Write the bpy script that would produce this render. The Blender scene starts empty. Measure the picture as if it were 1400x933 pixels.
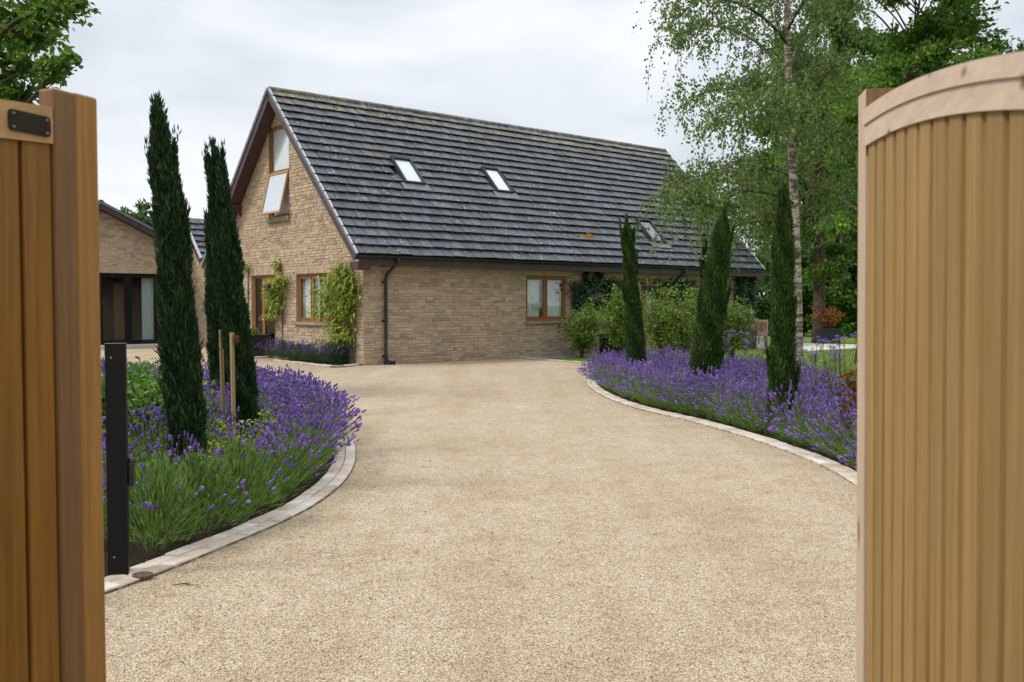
import bpy, math, random
import numpy as np
from mathutils import Vector
from mathutils.geometry import tessellate_polygon

random.seed(7)
RNG = np.random.default_rng(11)
S = bpy.context.scene
COL = S.collection
PI = math.pi

# ------------------------------------------------------------------ camera geometry
FPX, HY, EYE = 1317.9, 415.7, 1.5
TH = math.atan((466.5 - HY) / FPX)

def ray(px, py):
    r = (px - 700) / FPX
    u = (466.5 - py) / FPX
    return np.array([r, math.cos(TH) + u * math.sin(TH), -math.sin(TH) + u * math.cos(TH)])

def G(px, py, z=0.0):
    """ground point seen at a pixel of the photograph"""
    d = ray(px, py)
    k = (z - EYE) / d[2]
    return np.array([d[0] * k, d[1] * k, z])

def AT(px, py, Y):
    d = ray(px, py)
    k = Y / d[1]
    return np.array([d[0] * k, Y, EYE + d[2] * k])

def HIT(px, py, p, n):
    d = ray(px, py)
    c = np.array([0, 0, EYE])
    k = np.dot(np.array(p) - c, n) / np.dot(d, n)
    return c + d * k

# ------------------------------------------------------------------ mesh building
def nz(v):
    v = np.asarray(v, float)
    return v / np.linalg.norm(v)

class MB:
    def __init__(self):
        self.v, self.f, self.m, self.r, self.n = [], [], [], [], 0

    def add(self, V, F, mat=0, rnd=None):
        V = np.asarray(V, float).reshape(-1, 3)
        F = np.asarray(F, int)
        self.v.append(V)
        self.f.append(F + self.n)
        self.m.append(np.full(len(F), mat, int) if np.isscalar(mat) else np.asarray(mat))
        if rnd is None:
            rnd = random.random()
        self.r.append(np.full(len(F), rnd, float) if np.isscalar(rnd) else np.asarray(rnd, float))
        self.n += len(V)

    def poly(self, pts, mat=0, rnd=None):
        self.add(pts, [list(range(len(pts)))], mat, rnd)

    def box(self, o, a, b, c, mat=0, rnd=None):
        """corner o and three edge vectors"""
        o, a, b, c = (np.asarray(q, float) for q in (o, a, b, c))
        if np.dot(np.cross(a, b), c) < 0:
            o = o + c
            c = -c
        V = [o, o + a, o + a + b, o + b, o + c, o + a + c, o + a + b + c, o + b + c]
        F = [[3, 2, 1, 0], [4, 5, 6, 7], [0, 1, 5, 4], [1, 2, 6, 5], [2, 3, 7, 6], [3, 0, 4, 7]]
        self.add(V, F, mat, rnd)

    def cbox(self, c, sx, sy, sz, mat=0, rz=0, rnd=None):
        """box standing on point c"""
        a = np.array([math.cos(rz), math.sin(rz), 0]) * sx
        b = np.array([-math.sin(rz), math.cos(rz), 0]) * sy
        self.box(np.asarray(c, float) - a / 2 - b / 2, a, b, np.array([0, 0, sz]), mat, rnd)

    def tube(self, pts, rad, sides=6, mat=0, rnd=None, caps=True):
        pts = np.asarray(pts, float)
        n = len(pts)
        rad = np.full(n, rad, float) if np.isscalar(rad) else np.asarray(rad, float)
        T = np.gradient(pts, axis=0)
        T /= np.linalg.norm(T, axis=1)[:, None] + 1e-9
        ref = np.array([0, 0, 1.0]) if abs(T[0][2]) < .9 else np.array([1.0, 0, 0])
        X = np.cross(T, ref)
        X /= np.linalg.norm(X, axis=1)[:, None] + 1e-9
        Y = np.cross(T, X)
        an = np.arange(sides) * 2 * PI / sides
        V = pts[:, None, :] + rad[:, None, None] * (np.cos(an)[None, :, None] * X[:, None, :] + np.sin(an)[None, :, None] * Y[:, None, :])
        F = []
        for i in range(n - 1):
            for k in range(sides):
                k2 = (k + 1) % sides
                F.append([i * sides + k, i * sides + k2, (i + 1) * sides + k2, (i + 1) * sides + k])
        r = random.random() if rnd is None else rnd
        self.add(V.reshape(-1, 3), F, mat, r)
        if caps:
            base = self.n - n * sides
            self.v.append(np.zeros((0, 3)))
            for idx in ([base + k for k in range(sides)][::-1], [base + (n - 1) * sides + k for k in range(sides)]):
                self.f.append(np.array([idx]))
                self.m.append(np.array([mat if np.isscalar(mat) else 0]))
                self.r.append(np.array([r]))

    def leaves(self, P, D, N, L, W, mat=0, rnd=None, fold=.18):
        P, D, N = (np.asarray(q, float) for q in (P, D, N))
        D = D / (np.linalg.norm(D, axis=1)[:, None] + 1e-9)
        X = np.cross(D, N)
        X /= np.linalg.norm(X, axis=1)[:, None] + 1e-9
        N = np.cross(X, D)
        L = np.broadcast_to(np.asarray(L, float), (len(P),))[:, None]
        W = np.broadcast_to(np.asarray(W, float), (len(P),))[:, None]
        mid = P + D * L * .45
        V = np.stack([P, mid + X * W / 2 + N * W * fold, P + D * L, mid - X * W / 2 + N * W * fold], 1).reshape(-1, 3)
        F = np.arange(len(P) * 4).reshape(-1, 4)
        if rnd is None:
            rnd = RNG.random(len(P))
        self.add(V, F, mat, rnd)

    def join(self, o, M=None):
        off = self.n
        for V in o.v:
            self.v.append(V)
        for F in o.f:
            self.f.append(F + off)
        self.m += o.m
        self.r += o.r
        self.n += o.n

    def build(self, name, mats, parent=None, smooth=False, bevel=0, origin=None):
        V = np.concatenate(self.v) if self.v else np.zeros((0, 3))
        og = ORG.get(parent.name, np.zeros(3)) if parent else (np.zeros(3) if origin is None else np.asarray(origin, float))
        V = V - og
        me = bpy.data.meshes.new(name)
        me.vertices.add(len(V))
        me.vertices.foreach_set('co', V.astype(np.float32).ravel())
        tot = np.concatenate([np.full(len(F), F.shape[1], int) for F in self.f])
        loops = np.concatenate([F.ravel() for F in self.f])
        me.loops.add(len(loops))
        me.loops.foreach_set('vertex_index', loops.astype(np.int32))
        me.polygons.add(len(tot))
        st = np.concatenate([[0], np.cumsum(tot)[:-1]])
        me.polygons.foreach_set('loop_start', st.astype(np.int32))
        me.polygons.foreach_set('material_index', np.concatenate(self.m).astype(np.int32))
        me.polygons.foreach_set('use_smooth', np.full(len(tot), bool(smooth)))
        for m in (mats if isinstance(mats, (list, tuple)) else [mats]):
            me.materials.append(m)
        at = me.attributes.new('rnd', 'FLOAT', 'FACE')
        at.data.foreach_set('value', np.concatenate(self.r).astype(np.float32))
        me.update(calc_edges=True)
        o = bpy.data.objects.new(name, me)
        COL.objects.link(o)
        if parent:
            o.parent = parent
            ORG[o.name] = og
        else:
            o.location = og
            ORG[o.name] = og
        if bevel:
            b = o.modifiers.new('bevel', 'BEVEL')
            b.width = bevel
            b.segments = 2
            b.limit_method = 'ANGLE'
        return o

ORG = {}

def tag(o, label=None, cat=None, group=None, kind=None):
    if label: o['label'] = label
    if cat: o['category'] = cat
    if group: o['group'] = group
    if kind: o['kind'] = kind
    return o

def thing(name, loc, label, cat, group=None):
    o = bpy.data.objects.new(name, None)
    o.empty_display_size = .2
    COL.objects.link(o)
    o.location = loc
    ORG[o.name] = np.asarray(loc, float)
    return tag(o, label, cat, group)

def copy_tree(o, loc, rz, label, group=None):
    def cp(src, par):
        c = src.copy()
        COL.objects.link(c)
        c.parent = par
        for ch in list(src.children):
            cp(ch, c)
        return c
    c = cp(o, None)
    c.location = loc
    c.rotation_euler = (0, 0, rz)
    c['label'] = label
    if group: c['group'] = group
    return c

def catmull(pts, n=12, closed=False):
    P = np.asarray(pts, float)
    if closed:
        P = np.vstack([P[-1], P, P[0], P[1]])
    else:
        P = np.vstack([2 * P[0] - P[1], P, 2 * P[-1] - P[-2]])
    out = []
    for i in range(1, len(P) - 2):
        a, b, c, d = P[i - 1], P[i], P[i + 1], P[i + 2]
        for t in np.linspace(0, 1, n, endpoint=False):
            out.append(.5 * (2 * b + (c - a) * t + (2 * a - 5 * b + 4 * c - d) * t * t + (3 * b - a - 3 * c + d) * t ** 3))
    if not closed:
        out.append(P[-2])
    return np.array(out)

def inside(poly, p):
    x, y = p[0], p[1]
    c = False
    n = len(poly)
    j = n - 1
    for i in range(n):
        xi, yi, xj, yj = poly[i][0], poly[i][1], poly[j][0], poly[j][1]
        if (yi > y) != (yj > y) and x < (xj - xi) * (y - yi) / (yj - yi) + xi:
            c = not c
        j = i
    return c

# ------------------------------------------------------------------ materials
class NT:
    def __init__(self, name):
        self.mat = bpy.data.materials.new(name)
        self.mat.use_nodes = True
        self.t = self.mat.node_tree
        self.b = self.t.nodes['Principled BSDF']
        self.out = self.t.nodes['Material Output']

    def n(self, typ, **kw):
        nd = self.t.nodes.new(typ)
        for k, v in kw.items():
            if k in ('inputs',):
                for a, b in v.items():
                    nd.inputs[a].default_value = b
            else:
                setattr(nd, k, v)
        return nd

    def l(self, a, b):
        self.t.links.new(a, b)

    def coord(self, scale=(1, 1, 1)):
        c = self.n('ShaderNodeTexCoord')
        m = self.n('ShaderNodeMapping')
        m.inputs['Scale'].default_value = scale
        self.l(c.outputs['Object'], m.inputs['Vector'])
        return m.outputs['Vector']

    def noise(self, scale, detail=4, rough=.6, vec=None, dist=0):
        nd = self.n('ShaderNodeTexNoise')
        nd.inputs['Scale'].default_value = scale
        nd.inputs['Detail'].default_value = detail
        nd.inputs['Roughness'].default_value = rough
        nd.inputs['Distortion'].default_value = dist
        self.l(vec if vec is not None else self.coord(), nd.inputs['Vector'])
        return nd.outputs['Fac']

    def ramp(self, fac, stops):
        r = self.n('ShaderNodeValToRGB')
        e = r.color_ramp.elements
        while len(e) < len(stops):
            e.new(.5)
        for k, (p, c) in enumerate(stops):
            e[k].position = p
            e[k].color = (c[0], c[1], c[2], 1) if not np.isscalar(c) else (c, c, c, 1)
        self.l(fac, r.inputs['Fac'])
        return r.outputs['Color']

    def mix(self, fac, a, b, mode='MIX'):
        m = self.n('ShaderNodeMix', data_type='RGBA', blend_type=mode)
        for i, s in ((0, fac), (6, a), (7, b)):
            if hasattr(s, 'links'):
                self.l(s, m.inputs[i])
            else:
                m.inputs[i].default_value = s if np.isscalar(s) else (s[0], s[1], s[2], 1)
        return m.outputs[2]

    def attr(self, name='rnd'):
        a = self.n('ShaderNodeAttribute', attribute_name=name)
        return a.outputs['Fac']

    def bump(self, h, strength=.5, dist=.01):
        b = self.n('ShaderNodeBump')
        b.inputs['Strength'].default_value = strength
        b.inputs['Distance'].default_value = dist
        self.l(h, b.inputs['Height'])
        self.l(b.outputs['Normal'], self.b.inputs['Normal'])

    def base(self, c, rough=.7, spec=.4, metal=0):
        if hasattr(c, 'links'):
            self.l(c, self.b.inputs['Base Color'])
        else:
            self.b.inputs['Base Color'].default_value = (c[0], c[1], c[2], 1)
        self.b.inputs['Roughness'].default_value = rough
        self.b.inputs['Specular IOR Level'].default_value = spec
        self.b.inputs['Metallic'].default_value = metal
        return self.mat

def plain(name, c, rough=.6, spec=.4, var=.25, scale=12, metal=0, bump=.0):
    t = NT(name)
    f = t.noise(scale, 5)
    lo = tuple(x * (1 - var) for x in c)
    hi = tuple(min(1, x * (1 + var)) for x in c)
    col = t.ramp(f, [(.3, lo), (.7, hi)])
    if bump:
        t.bump(f, bump, .01)
    return t.base(col, rough, spec, metal)

def foliage(name, dark, mid, light, trans=.35, rough=.55, spec=.25, patch=0):
    t = NT(name)
    col = t.ramp(t.attr(), [(0, dark), (.55, mid), (1, light)])
    if patch:
        f = t.ramp(t.noise(patch, 2), [(.35, .72), (.65, 1.2)])
        col = t.mix(1, col, f, 'MULTIPLY')
    t.base(col, rough, spec)
    tr = t.n('ShaderNodeBsdfTranslucent')
    t.l(col, tr.inputs['Color'])
    mx = t.n('ShaderNodeMixShader')
    mx.inputs[0].default_value = trans
    t.l(t.b.outputs[0], mx.inputs[1])
    t.l(tr.outputs[0], mx.inputs[2])
    t.l(mx.outputs[0], t.out.inputs['Surface'])
    return t.mat

def wood(name, dark, light, knots=True, rough=.65, board=.35, axis=2):
    t = NT(name)
    a = t.attr()
    cmb = t.n('ShaderNodeCombineXYZ')
    mul = t.n('ShaderNodeMath', operation='MULTIPLY')
    mul.inputs[1].default_value = 37.0
    t.l(a, mul.inputs[0])
    t.l(mul.outputs[0], cmb.inputs[2])
    t.l(mul.outputs[0], cmb.inputs[0])
    ad = t.n('ShaderNodeVectorMath', operation='ADD')
    t.l(t.coord((48, 48, 1.6) if axis == 2 else (40, 2.0, 40)), ad.inputs[0])
    t.l(cmb.outputs[0], ad.inputs[1])
    g = t.noise(1.2, 6, .62, ad.outputs[0], .35)
    col = t.ramp(g, [(.25, dark), (.5, tuple((x + y) / 2 for x, y in zip(dark, light))), (.75, light)])
    bv = t.ramp(a, [(0, 1 - board), (1, 1 + board * .4)])
    col = t.mix(1, col, bv, 'MULTIPLY')
    if knots:
        ad2 = t.n('ShaderNodeVectorMath', operation='ADD')
        t.l(t.coord((7, 7, 2.2) if axis == 2 else (9, 4, 9)), ad2.inputs[0])
        t.l(cmb.outputs[0], ad2.inputs[1])
        v = t.n('ShaderNodeTexVoronoi')
        v.inputs['Scale'].default_value = 1.0
        t.l(ad2.outputs[0], v.inputs['Vector'])
        k = t.ramp(v.outputs['Distance'], [(.06, 1), (.13, 0)])
        col = t.mix(k, col, tuple(x * .3 for x in dark))
    wn = t.noise(3.0, 3, .5)
    col = t.mix(t.ramp(wn, [(.45, 0), (.75, .22)]), col, tuple(x * .75 + .03 for x in light))
    t.bump(g, .25, .004)
    return t.base(col, rough, .3)

M = {}
# stone laid in courses; every stone is its own island of geometry with its own tint
def stone_mat(name, cols, ):
    t = NT(name)
    col = t.ramp(t.attr(), cols)
    f = t.noise(22, 6, .65)
    col = t.mix(1, col, t.ramp(f, [(.25, .74), (.7, 1.14)]), 'MULTIPLY')
    big = t.noise(.55, 3, .6)
    col = t.mix(t.ramp(big, [(.45, 0), (.8, .35)]), col, (.17, .15, .125))
    t.bump(t.noise(40, 6, .7), .7, .012)
    return t.base(col, .9, .15)

M['stone'] = stone_mat('buff_stone', [(0, (.30, .215, .145)), (.18, (.365, .270, .18)), (.5, (.42, .315, .213)), (.85, (.465, .36, .25)), (.96, (.40, .325, .25)), (1, (.31, .26, .215))])
M['mortar'] = plain('lime_mortar', (.36, .30, .225), .95, .1, .25, 30, bump=.3)
M['sill'] = plain('stone_sill', (.24, .20, .15), .9, .15, .35, 9, bump=.3)

def tile_mat():
    t = NT('grey_roof_tile')
    col = t.ramp(t.attr(), [(0, (.026, .031, .040)), (.5, (.044, .052, .068)), (.85, (.074, .086, .108)), (1, (.060, .056, .056))])
    col = t.mix(1, col, t.ramp(t.noise(5, 6, .7), [(.25, .6), (.75, 1.3)]), 'MULTIPLY')
    # height above ground drives how much lichen there is near the ridge
    pos = t.n('ShaderNodeNewGeometry')
    sp = t.n('ShaderNodeSeparateXYZ')
    t.l(pos.outputs['Position'], sp.inputs[0])
    top = t.n('ShaderNodeMapRange')
    top.inputs[1].default_value = 4.2
    top.inputs[2].default_value = 7.3
    t.l(sp.outputs['Z'], top.inputs[0])
    # pale lichen spots
    v = t.n('ShaderNodeTexVoronoi')
    v.inputs['Scale'].default_value = 6.5
    t.l(t.coord(), v.inputs['Vector'])
    spot = t.ramp(v.outputs['Distance'], [(.15, 1), (.23, 0)])
    gate_ = t.ramp(t.noise(.8, 6, .75), [(.44, 0), (.58, 1)])
    m1 = t.mix(1, spot, gate_, 'MULTIPLY')
    col = t.mix(m1, col, (.36, .36, .34))
    # big pale blotches and ochre moss, mostly near the ridge
    bl = t.ramp(t.noise(3.4, 5, .75), [(.50, 0), (.60, 1)])
    m2 = t.mix(1, bl, t.ramp(top.outputs[0], [(.45, 0.04), (.80, .25), (.97, .9)]), 'MULTIPLY')
    col = t.mix(m2, col, (.25, .245, .21))
    mo = t.ramp(t.noise(2.6, 6, .8, t.coord((1, 1, 1.6))), [(.47, 0), (.58, 1)])
    m3 = t.mix(1, mo, t.ramp(top.outputs[0], [(.25, .04), (.74, .12), (.86, .55), (.96, 1)]), 'MULTIPLY')
    col = t.mix(m3, col, (.12, .098, .03))
    mo2 = t.ramp(t.noise(7, 5, .8), [(.545, 0), (.61, .9)])
    col = t.mix(mo2, col, (.032, .028, .018))
    t.bump(t.noise(28, 5, .7), .5, .008)
    return t.base(col, .52, .5)
M['tile'] = tile_mat()
M['under'] = plain('roof_underlay', (.03, .028, .028), .9, .1)
M['moss'] = plain('roof_moss', (.035, .028, .014), 1, .05, .5, 30)
M['barge'] = plain('dark_plum_paint', (.050, .030, .036), .5, .4, .3, 6)
M['soffit'] = plain('plum_soffit', (.065, .033, .037), .6, .3, .25, 6)
M['verge'] = plain('verge_trim_grey', (.13, .135, .15), .55, .4, .3, 10)
M['vergecap'] = plain('verge_tile_edge', (.42, .43, .45), .5, .4, .25, 10)
M['black'] = plain('black_plastic', (.012, .012, .014), .35, .5, .2, 8)
M['blackmetal'] = plain('black_powdercoat', (.006, .006, .007), .42, .22, .25, 10)
M['frame'] = wood('stained_window_wood', (.17, .06, .017), (.33, .135, .035), False, .42, .15)
M['frame_pale'] = wood('weathered_window_wood', (.30, .15, .07), (.42, .24, .12), False, .5, .15)
M['lead'] = plain('lead_grey', (.018, .020, .026), .55, .3, .45, 7, bump=.1)
M['flash'] = plain('lead_flashing', (.16, .16, .16), .6, .4, .35, 9)
M['curtain'] = plain('pale_curtain', (.62, .68, .66), .9, .1, .08, 3)
M['blind'] = plain('white_blind', (.74, .78, .80), .8, .2, .03, 3)
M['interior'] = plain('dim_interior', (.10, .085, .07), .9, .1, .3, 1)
M['inner_door'] = wood('brown_inner_door', (.12, .05, .02), (.25, .11, .04), False, .5, .1)
M['paving'] = plain('pale_paving', (.46, .43, .38), .85, .2, .2, 4, bump=.1)
M['greypave'] = plain('grey_paving', (.22, .215, .20), .85, .2, .25, 4, bump=.1)
M['screw'] = plain('dull_screw', (.22, .20, .17), .5, .4, .2, 20)
M['steel'] = plain('brushed_steel', (.55, .55, .55), .3, .5, .1, 20, 1)

def glass_mat(name, tint=(1, 1, 1), refl=.0):
    t = NT(name)
    t.t.nodes.remove(t.b)
    tr = t.n('ShaderNodeBsdfTransparent')
    tr.inputs[0].default_value = (*tint, 1)
    gl = t.n('ShaderNodeBsdfGlossy')
    gl.inputs['Roughness'].default_value = .01
    lw = t.n('ShaderNodeLayerWeight')
    lw.inputs['Blend'].default_value = .5
    pw = t.n('ShaderNodeMath', operation='POWER')
    pw.inputs[1].default_value = 4.0
    t.l(lw.outputs['Facing'], pw.inputs[0])
    ma = t.n('ShaderNodeMath', operation='MULTIPLY_ADD')
    ma.inputs[1].default_value = .9 - refl
    ma.inputs[2].default_value = refl
    t.l(pw.outputs[0], ma.inputs[0])
    mx = t.n('ShaderNodeMixShader')
    t.l(ma.outputs[0], mx.inputs[0])
    t.l(tr.outputs[0], mx.inputs[1])
    t.l(gl.outputs[0], mx.inputs[2])
    t.l(mx.outputs[0], t.out.inputs['Surface'])
    return t.mat
M['glass'] = glass_mat('window_glass', (.95, .96, .96), .085)
M['glass_dark'] = glass_mat('tinted_glass', (.80, .82, .83), .07)

M['gate_left'] = wood('honey_gate_wood', (.115, .046, .003), (.262, .121, .011), True, .6, .25)
M['gate_left_rail'] = wood('pale_honey_rail_wood', (.30, .17, .06), (.46, .29, .12), True, .6, .12, 1)
M['gate_left_stile'] = wood('brown_stile_wood', (.125, .058, .020), (.215, .108, .040), True, .6, .1)
M['gate_left_strip'] = wood('honey_strip_wood', (.19, .088, .018), (.33, .168, .040), True, .6, .1)
M['gate_right'] = wood('fresh_gate_board', (.20, .112, .030), (.35, .218, .072), False, .65, .20)
M['gate_right_stile'] = wood('pale_gate_stile', (.40, .295, .195), (.54, .42, .30), True, .65, .1)
M['gate_right_rail'] = wood('pale_gate_rail', (.42, .31, .22), (.58, .455, .34), True, .65, .1, 1)
M['stile_end_groove_shade'] = wood('brown_end_groove_shade', (.12, .06, .022), (.22, .12, .05), False, .65, .1)
M['plate'] = plain('dark_mesh_plate', (.026, .022, .017), .8, .12, .5, 160)
M['stake'] = wood('weathered_stake_wood', (.17, .115, .045), (.33, .235, .11), False, .7, .2)
M['teak'] = wood('teak_chair_wood', (.28, .17, .09), (.46, .31, .19), False, .7, .2)
M['rust'] = plain('rusty_cap', (.10, .055, .035), .75, .3, .5, 40, bump=.2)
M['rubber'] = plain('rubber_tie', (.10, .04, .02), .8, .2)

def gravel():
    t = NT('cream_gravel')
    c = t.coord()
    v = t.n('ShaderNodeTexVoronoi'); v.inputs['Scale'].default_value = 125
    t.l(c, v.inputs['Vector'])
    sp = t.n('ShaderNodeSeparateColor'); t.l(v.outputs['Color'], sp.inputs[0])
    col = t.ramp(sp.outputs[0], [(0, (.29, .21, .13)), (.2, (.44, .34, .225)), (.55, (.56, .465, .335)), (.8, (.635, .55, .42)), (.93, (.70, .64, .54)), (1, (.36, .29, .215))])
    gap = t.ramp(v.outputs['Distance'], [(.3, 1), (.75, .45)])
    col = t.mix(1, col, gap, 'MULTIPLY')
    v2 = t.n('ShaderNodeTexVoronoi'); v2.inputs['Scale'].default_value = 34
    t.l(c, v2.inputs['Vector'])
    sp2 = t.n('ShaderNodeSeparateColor'); t.l(v2.outputs['Color'], sp2.inputs[0])
    col = t.mix(t.ramp(sp2.outputs[1], [(.92, 0), (.96, .45)]), col, (.24, .16, .09))
    # raked-up darker patches of older stone, paler worn wheel tracks running up the drive
    big = t.noise(.55, 7, .72)
    col = t.mix(1, col, t.ramp(big, [(.34, (.90, .86, .79)), (.5, (.99, .97, .94)), (.66, (1.05, 1.05, 1.04))]), 'MULTIPLY')
    med = t.noise(3.2, 6, .75)
    col = t.mix(1, col, t.ramp(med, [(.34, (.87, .82, .74)), (.52, (1, .995, .985))]), 'MULTIPLY')
    tw = t.noise(1.0, 4, .6, t.coord((1.5, .10, 1)))
    col = t.mix(1, col, t.ramp(tw, [(.36, (.94, .91, .86)), (.64, (1.06, 1.06, 1.06))]), 'MULTIPLY')
    inv = t.n('ShaderNodeMath', operation='SUBTRACT'); inv.inputs[0].default_value = 1
    t.l(v.outputs['Distance'], inv.inputs[1])
    t.bump(inv.outputs[0], .8, .008)
    col = t.mix(1, col, (.97, .965, .965), 'MULTIPLY')
    return t.base(col, .85, .25)
M['gravel'] = gravel()
def pebble():
    t = NT('loose_pebble')
    col = t.ramp(t.attr(), [(0, (.10, .065, .04)), (.04, (.20, .135, .08)), (.25, (.43, .33, .21)), (.6, (.56, .465, .33)), (.9, (.66, .58, .46)), (1, (.70, .65, .56))])
    big = t.noise(.55, 7, .72)
    col = t.mix(1, col, t.ramp(big, [(.34, (.90, .86, .79)), (.5, (.99, .97, .94)), (.66, (1.05, 1.05, 1.04))]), 'MULTIPLY')
    med = t.noise(3.2, 6, .75)
    col = t.mix(1, col, t.ramp(med, [(.34, (.87, .82, .74)), (.52, (1, .995, .985))]), 'MULTIPLY')
    tw = t.noise(1.0, 4, .6, t.coord((1.5, .10, 1)))
    col = t.mix(1, col, t.ramp(tw, [(.36, (.94, .91, .86)), (.64, (1.06, 1.06, 1.06))]), 'MULTIPLY')
    col = t.mix(1, col, (.92, .915, .915), 'MULTIPLY')
    return t.base(col, .8, .25)
M['pebble'] = pebble()
def soil():
    t = NT('dark_soil')
    f = t.noise(38, 6, .75)
    col = t.ramp(f, [(.3, (.012, .009, .007)), (.55, (.035, .026, .018)), (.72, (.10, .075, .05))])
    t.bump(f, 1, .03)
    return t.base(col, .95, .1)
M['soil'] = soil()
def grass_mat():
    t = NT('lawn_grass')
    f = t.noise(5, 8, .75)
    col = t.ramp(f, [(.3, (.075, .135, .016)), (.6, (.13, .22, .03)), (.8, (.19, .27, .05))])
    t.bump(t.noise(60, 5, .8), .8, .03)
    return t.base(col, .9, .1)
M['grass'] = grass_mat()
def sett():
    t = NT('kerb_sett_stone')
    col = t.ramp(t.attr(), [(0, (.40, .32, .245)), (.3, (.50, .43, .36)), (.6, (.56, .515, .46)), (.85, (.50, .385, .28)), (1, (.62, .59, .55))])
    col = t.mix(1, col, t.ramp(t.noise(14, 6, .7), [(.3, .78), (.7, 1.1)]), 'MULTIPLY')
    t.bump(t.noise(50, 5, .7), .35, .006)
    return t.base(col, .85, .2)
M['sett'] = sett()
M['joint'] = plain('sett_joint', (.22, .19, .15), .95, .1, .3, 30)

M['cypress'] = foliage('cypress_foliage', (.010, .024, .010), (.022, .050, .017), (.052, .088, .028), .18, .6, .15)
M['cypress_light'] = foliage('cypress_foliage_green', (.014, .034, .008), (.034, .075, .014), (.075, .125, .026), .2, .6, .15)
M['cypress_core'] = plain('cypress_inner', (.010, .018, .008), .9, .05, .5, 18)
M['lav_leaf'] = foliage('lavender_leaf', (.030, .066, .015), (.105, .19, .034), (.22, .335, .075), .38, .6, .15)
M['lav_leaf_grey'] = foliage('lavender_leaf_grey', (.045, .080, .030), (.075, .125, .045), (.12, .17, .075), .3, .6, .15)
M['lav_flower'] = foliage('lavender_flower', (.080, .042, .160), (.178, .098, .345), (.32, .22, .50), .2, .7, .1)
M['lime_leaf'] = foliage('lime_leaf', (.09, .16, .014), (.17, .26, .022), (.30, .37, .045), .35)
M['bright_leaf'] = foliage('bright_leaf', (.06, .14, .02), (.11, .22, .03), (.19, .32, .06), .35)
M['wist_leaf'] = foliage('climber_leaf', (.12, .17, .02), (.24, .30, .035), (.40, .42, .07), .35)
M['shrub_leaf'] = foliage('shrub_leaf', (.075, .14, .02), (.16, .25, .04), (.31, .37, .085), .4)
M['ivy'] = foliage('ivy_leaf', (.012, .036, .014), (.026, .066, .024), (.055, .10, .04), .15, .45, .35)
M['birch_leaf'] = foliage('birch_leaf', (.060, .105, .026), (.135, .205, .052), (.25, .33, .10), .5, .5, .3)
M['oak_leaf'] = foliage('oak_leaf', (.045, .10, .014), (.11, .21, .026), (.21, .33, .05), .5, .45, .35)
M['tree_leaf'] = foliage('broad_tree_leaf', (.042, .10, .012), (.12, .225, .028), (.22, .34, .05), .5, .5, .3, .5)
M['dark_leaf'] = foliage('dark_wood_leaf', (.030, .075, .012), (.075, .155, .025), (.14, .24, .042), .46, .55, .25, .4)
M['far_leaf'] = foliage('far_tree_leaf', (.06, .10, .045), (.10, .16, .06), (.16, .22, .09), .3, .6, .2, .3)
M['acer'] = foliage('rust_acer_leaf', (.16, .05, .012), (.32, .11, .02), (.42, .22, .05), .35)
M['hedge'] = foliage('hedge_leaf', (.012, .035, .010), (.028, .066, .016), (.06, .11, .025), .2)
M['verbena'] = foliage('verbena_flower', (.12, .09, .26), (.22, .17, .42), (.34, .28, .55), .2)
M['redleaf'] = foliage('russet_shrub_leaf', (.10, .02, .01), (.20, .06, .02), (.12, .16, .03), .3)
M['bark'] = plain('brown_bark', (.075, .055, .038), .95, .1, .5, 9, bump=.8)
M['stem'] = plain('green_brown_stem', (.085, .075, .035), .9, .1, .4, 9)
def birch_bark():
    t = NT('birch_bark')
    h = t.noise(3.0, 5, .7, t.coord((1.2, 1.2, 4.5)))
    col = t.ramp(h, [(.38, (.04, .03, .024)), (.47, (.17, .13, .10)), (.55, (.34, .29, .24)), (.78, (.52, .47, .42))])
    d = t.noise(2.1, 6, .75)
    col = t.mix(t.ramp(d, [(.52, 0), (.62, .9)]), col, (.05, .04, .033))
    t.bump(h, .8, .02)
    return t.base(col, .85, .15)
M['birch_bark'] = birch_bark()

# ------------------------------------------------------------------ ground, drive, beds
CX, CY, PSI = -3.61, 23.44, math.radians(40.547)
VV = np.array([math.cos(PSI), math.sin(PSI), 0])       # along the long wall
UU = np.array([-math.sin(PSI), math.cos(PSI), 0])      # along the gable wall
CC = np.array([CX, CY, 0])
NL = -UU                                               # outward normal of the long wall
NG = -VV                                               # outward normal of the gable wall
HW, HE, HR, HL = 4.112, 2.67, 7.303, 15.5
VO, EO = .38, .38
UP = np.array([0, 0, 1.0])

def H(s, t, z=0):
    return CC + VV * s + UU * t + UP * z

def sheet(name, pts, z, mat):
    mb = MB()
    P = [Vector((p[0], p[1], z)) for p in pts]
    tri = tessellate_polygon([P])
    V = np.array([[p.x, p.y, p.z] for p in P])
    F = np.array([list(t) for t in tri])
    a, b, c = V[F[:, 0]], V[F[:, 1]], V[F[:, 2]]
    flip = np.cross(b - a, c - a)[:, 2] < 0
    F[flip] = F[flip][:, ::-1]
    mb.add(V, F)
    return tag(mb.build(name, mat), kind='structure')

mb = MB()
xs = np.array([-600, -120, -50, -20, 0, 20, 50, 120, 600.])
X, Y = np.meshgrid(xs, xs + 40, indexing='ij')
V = np.stack([X, Y, np.zeros_like(X)], -1).reshape(-1, 3)
n = len(xs)
F = [[i * n + j, (i + 1) * n + j, (i + 1) * n + j + 1, i * n + j + 1] for i in range(n - 1) for j in range(n - 1)]
mb.add(V, F)
tag(mb.build('lawn', M['grass']), kind='structure')

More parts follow.
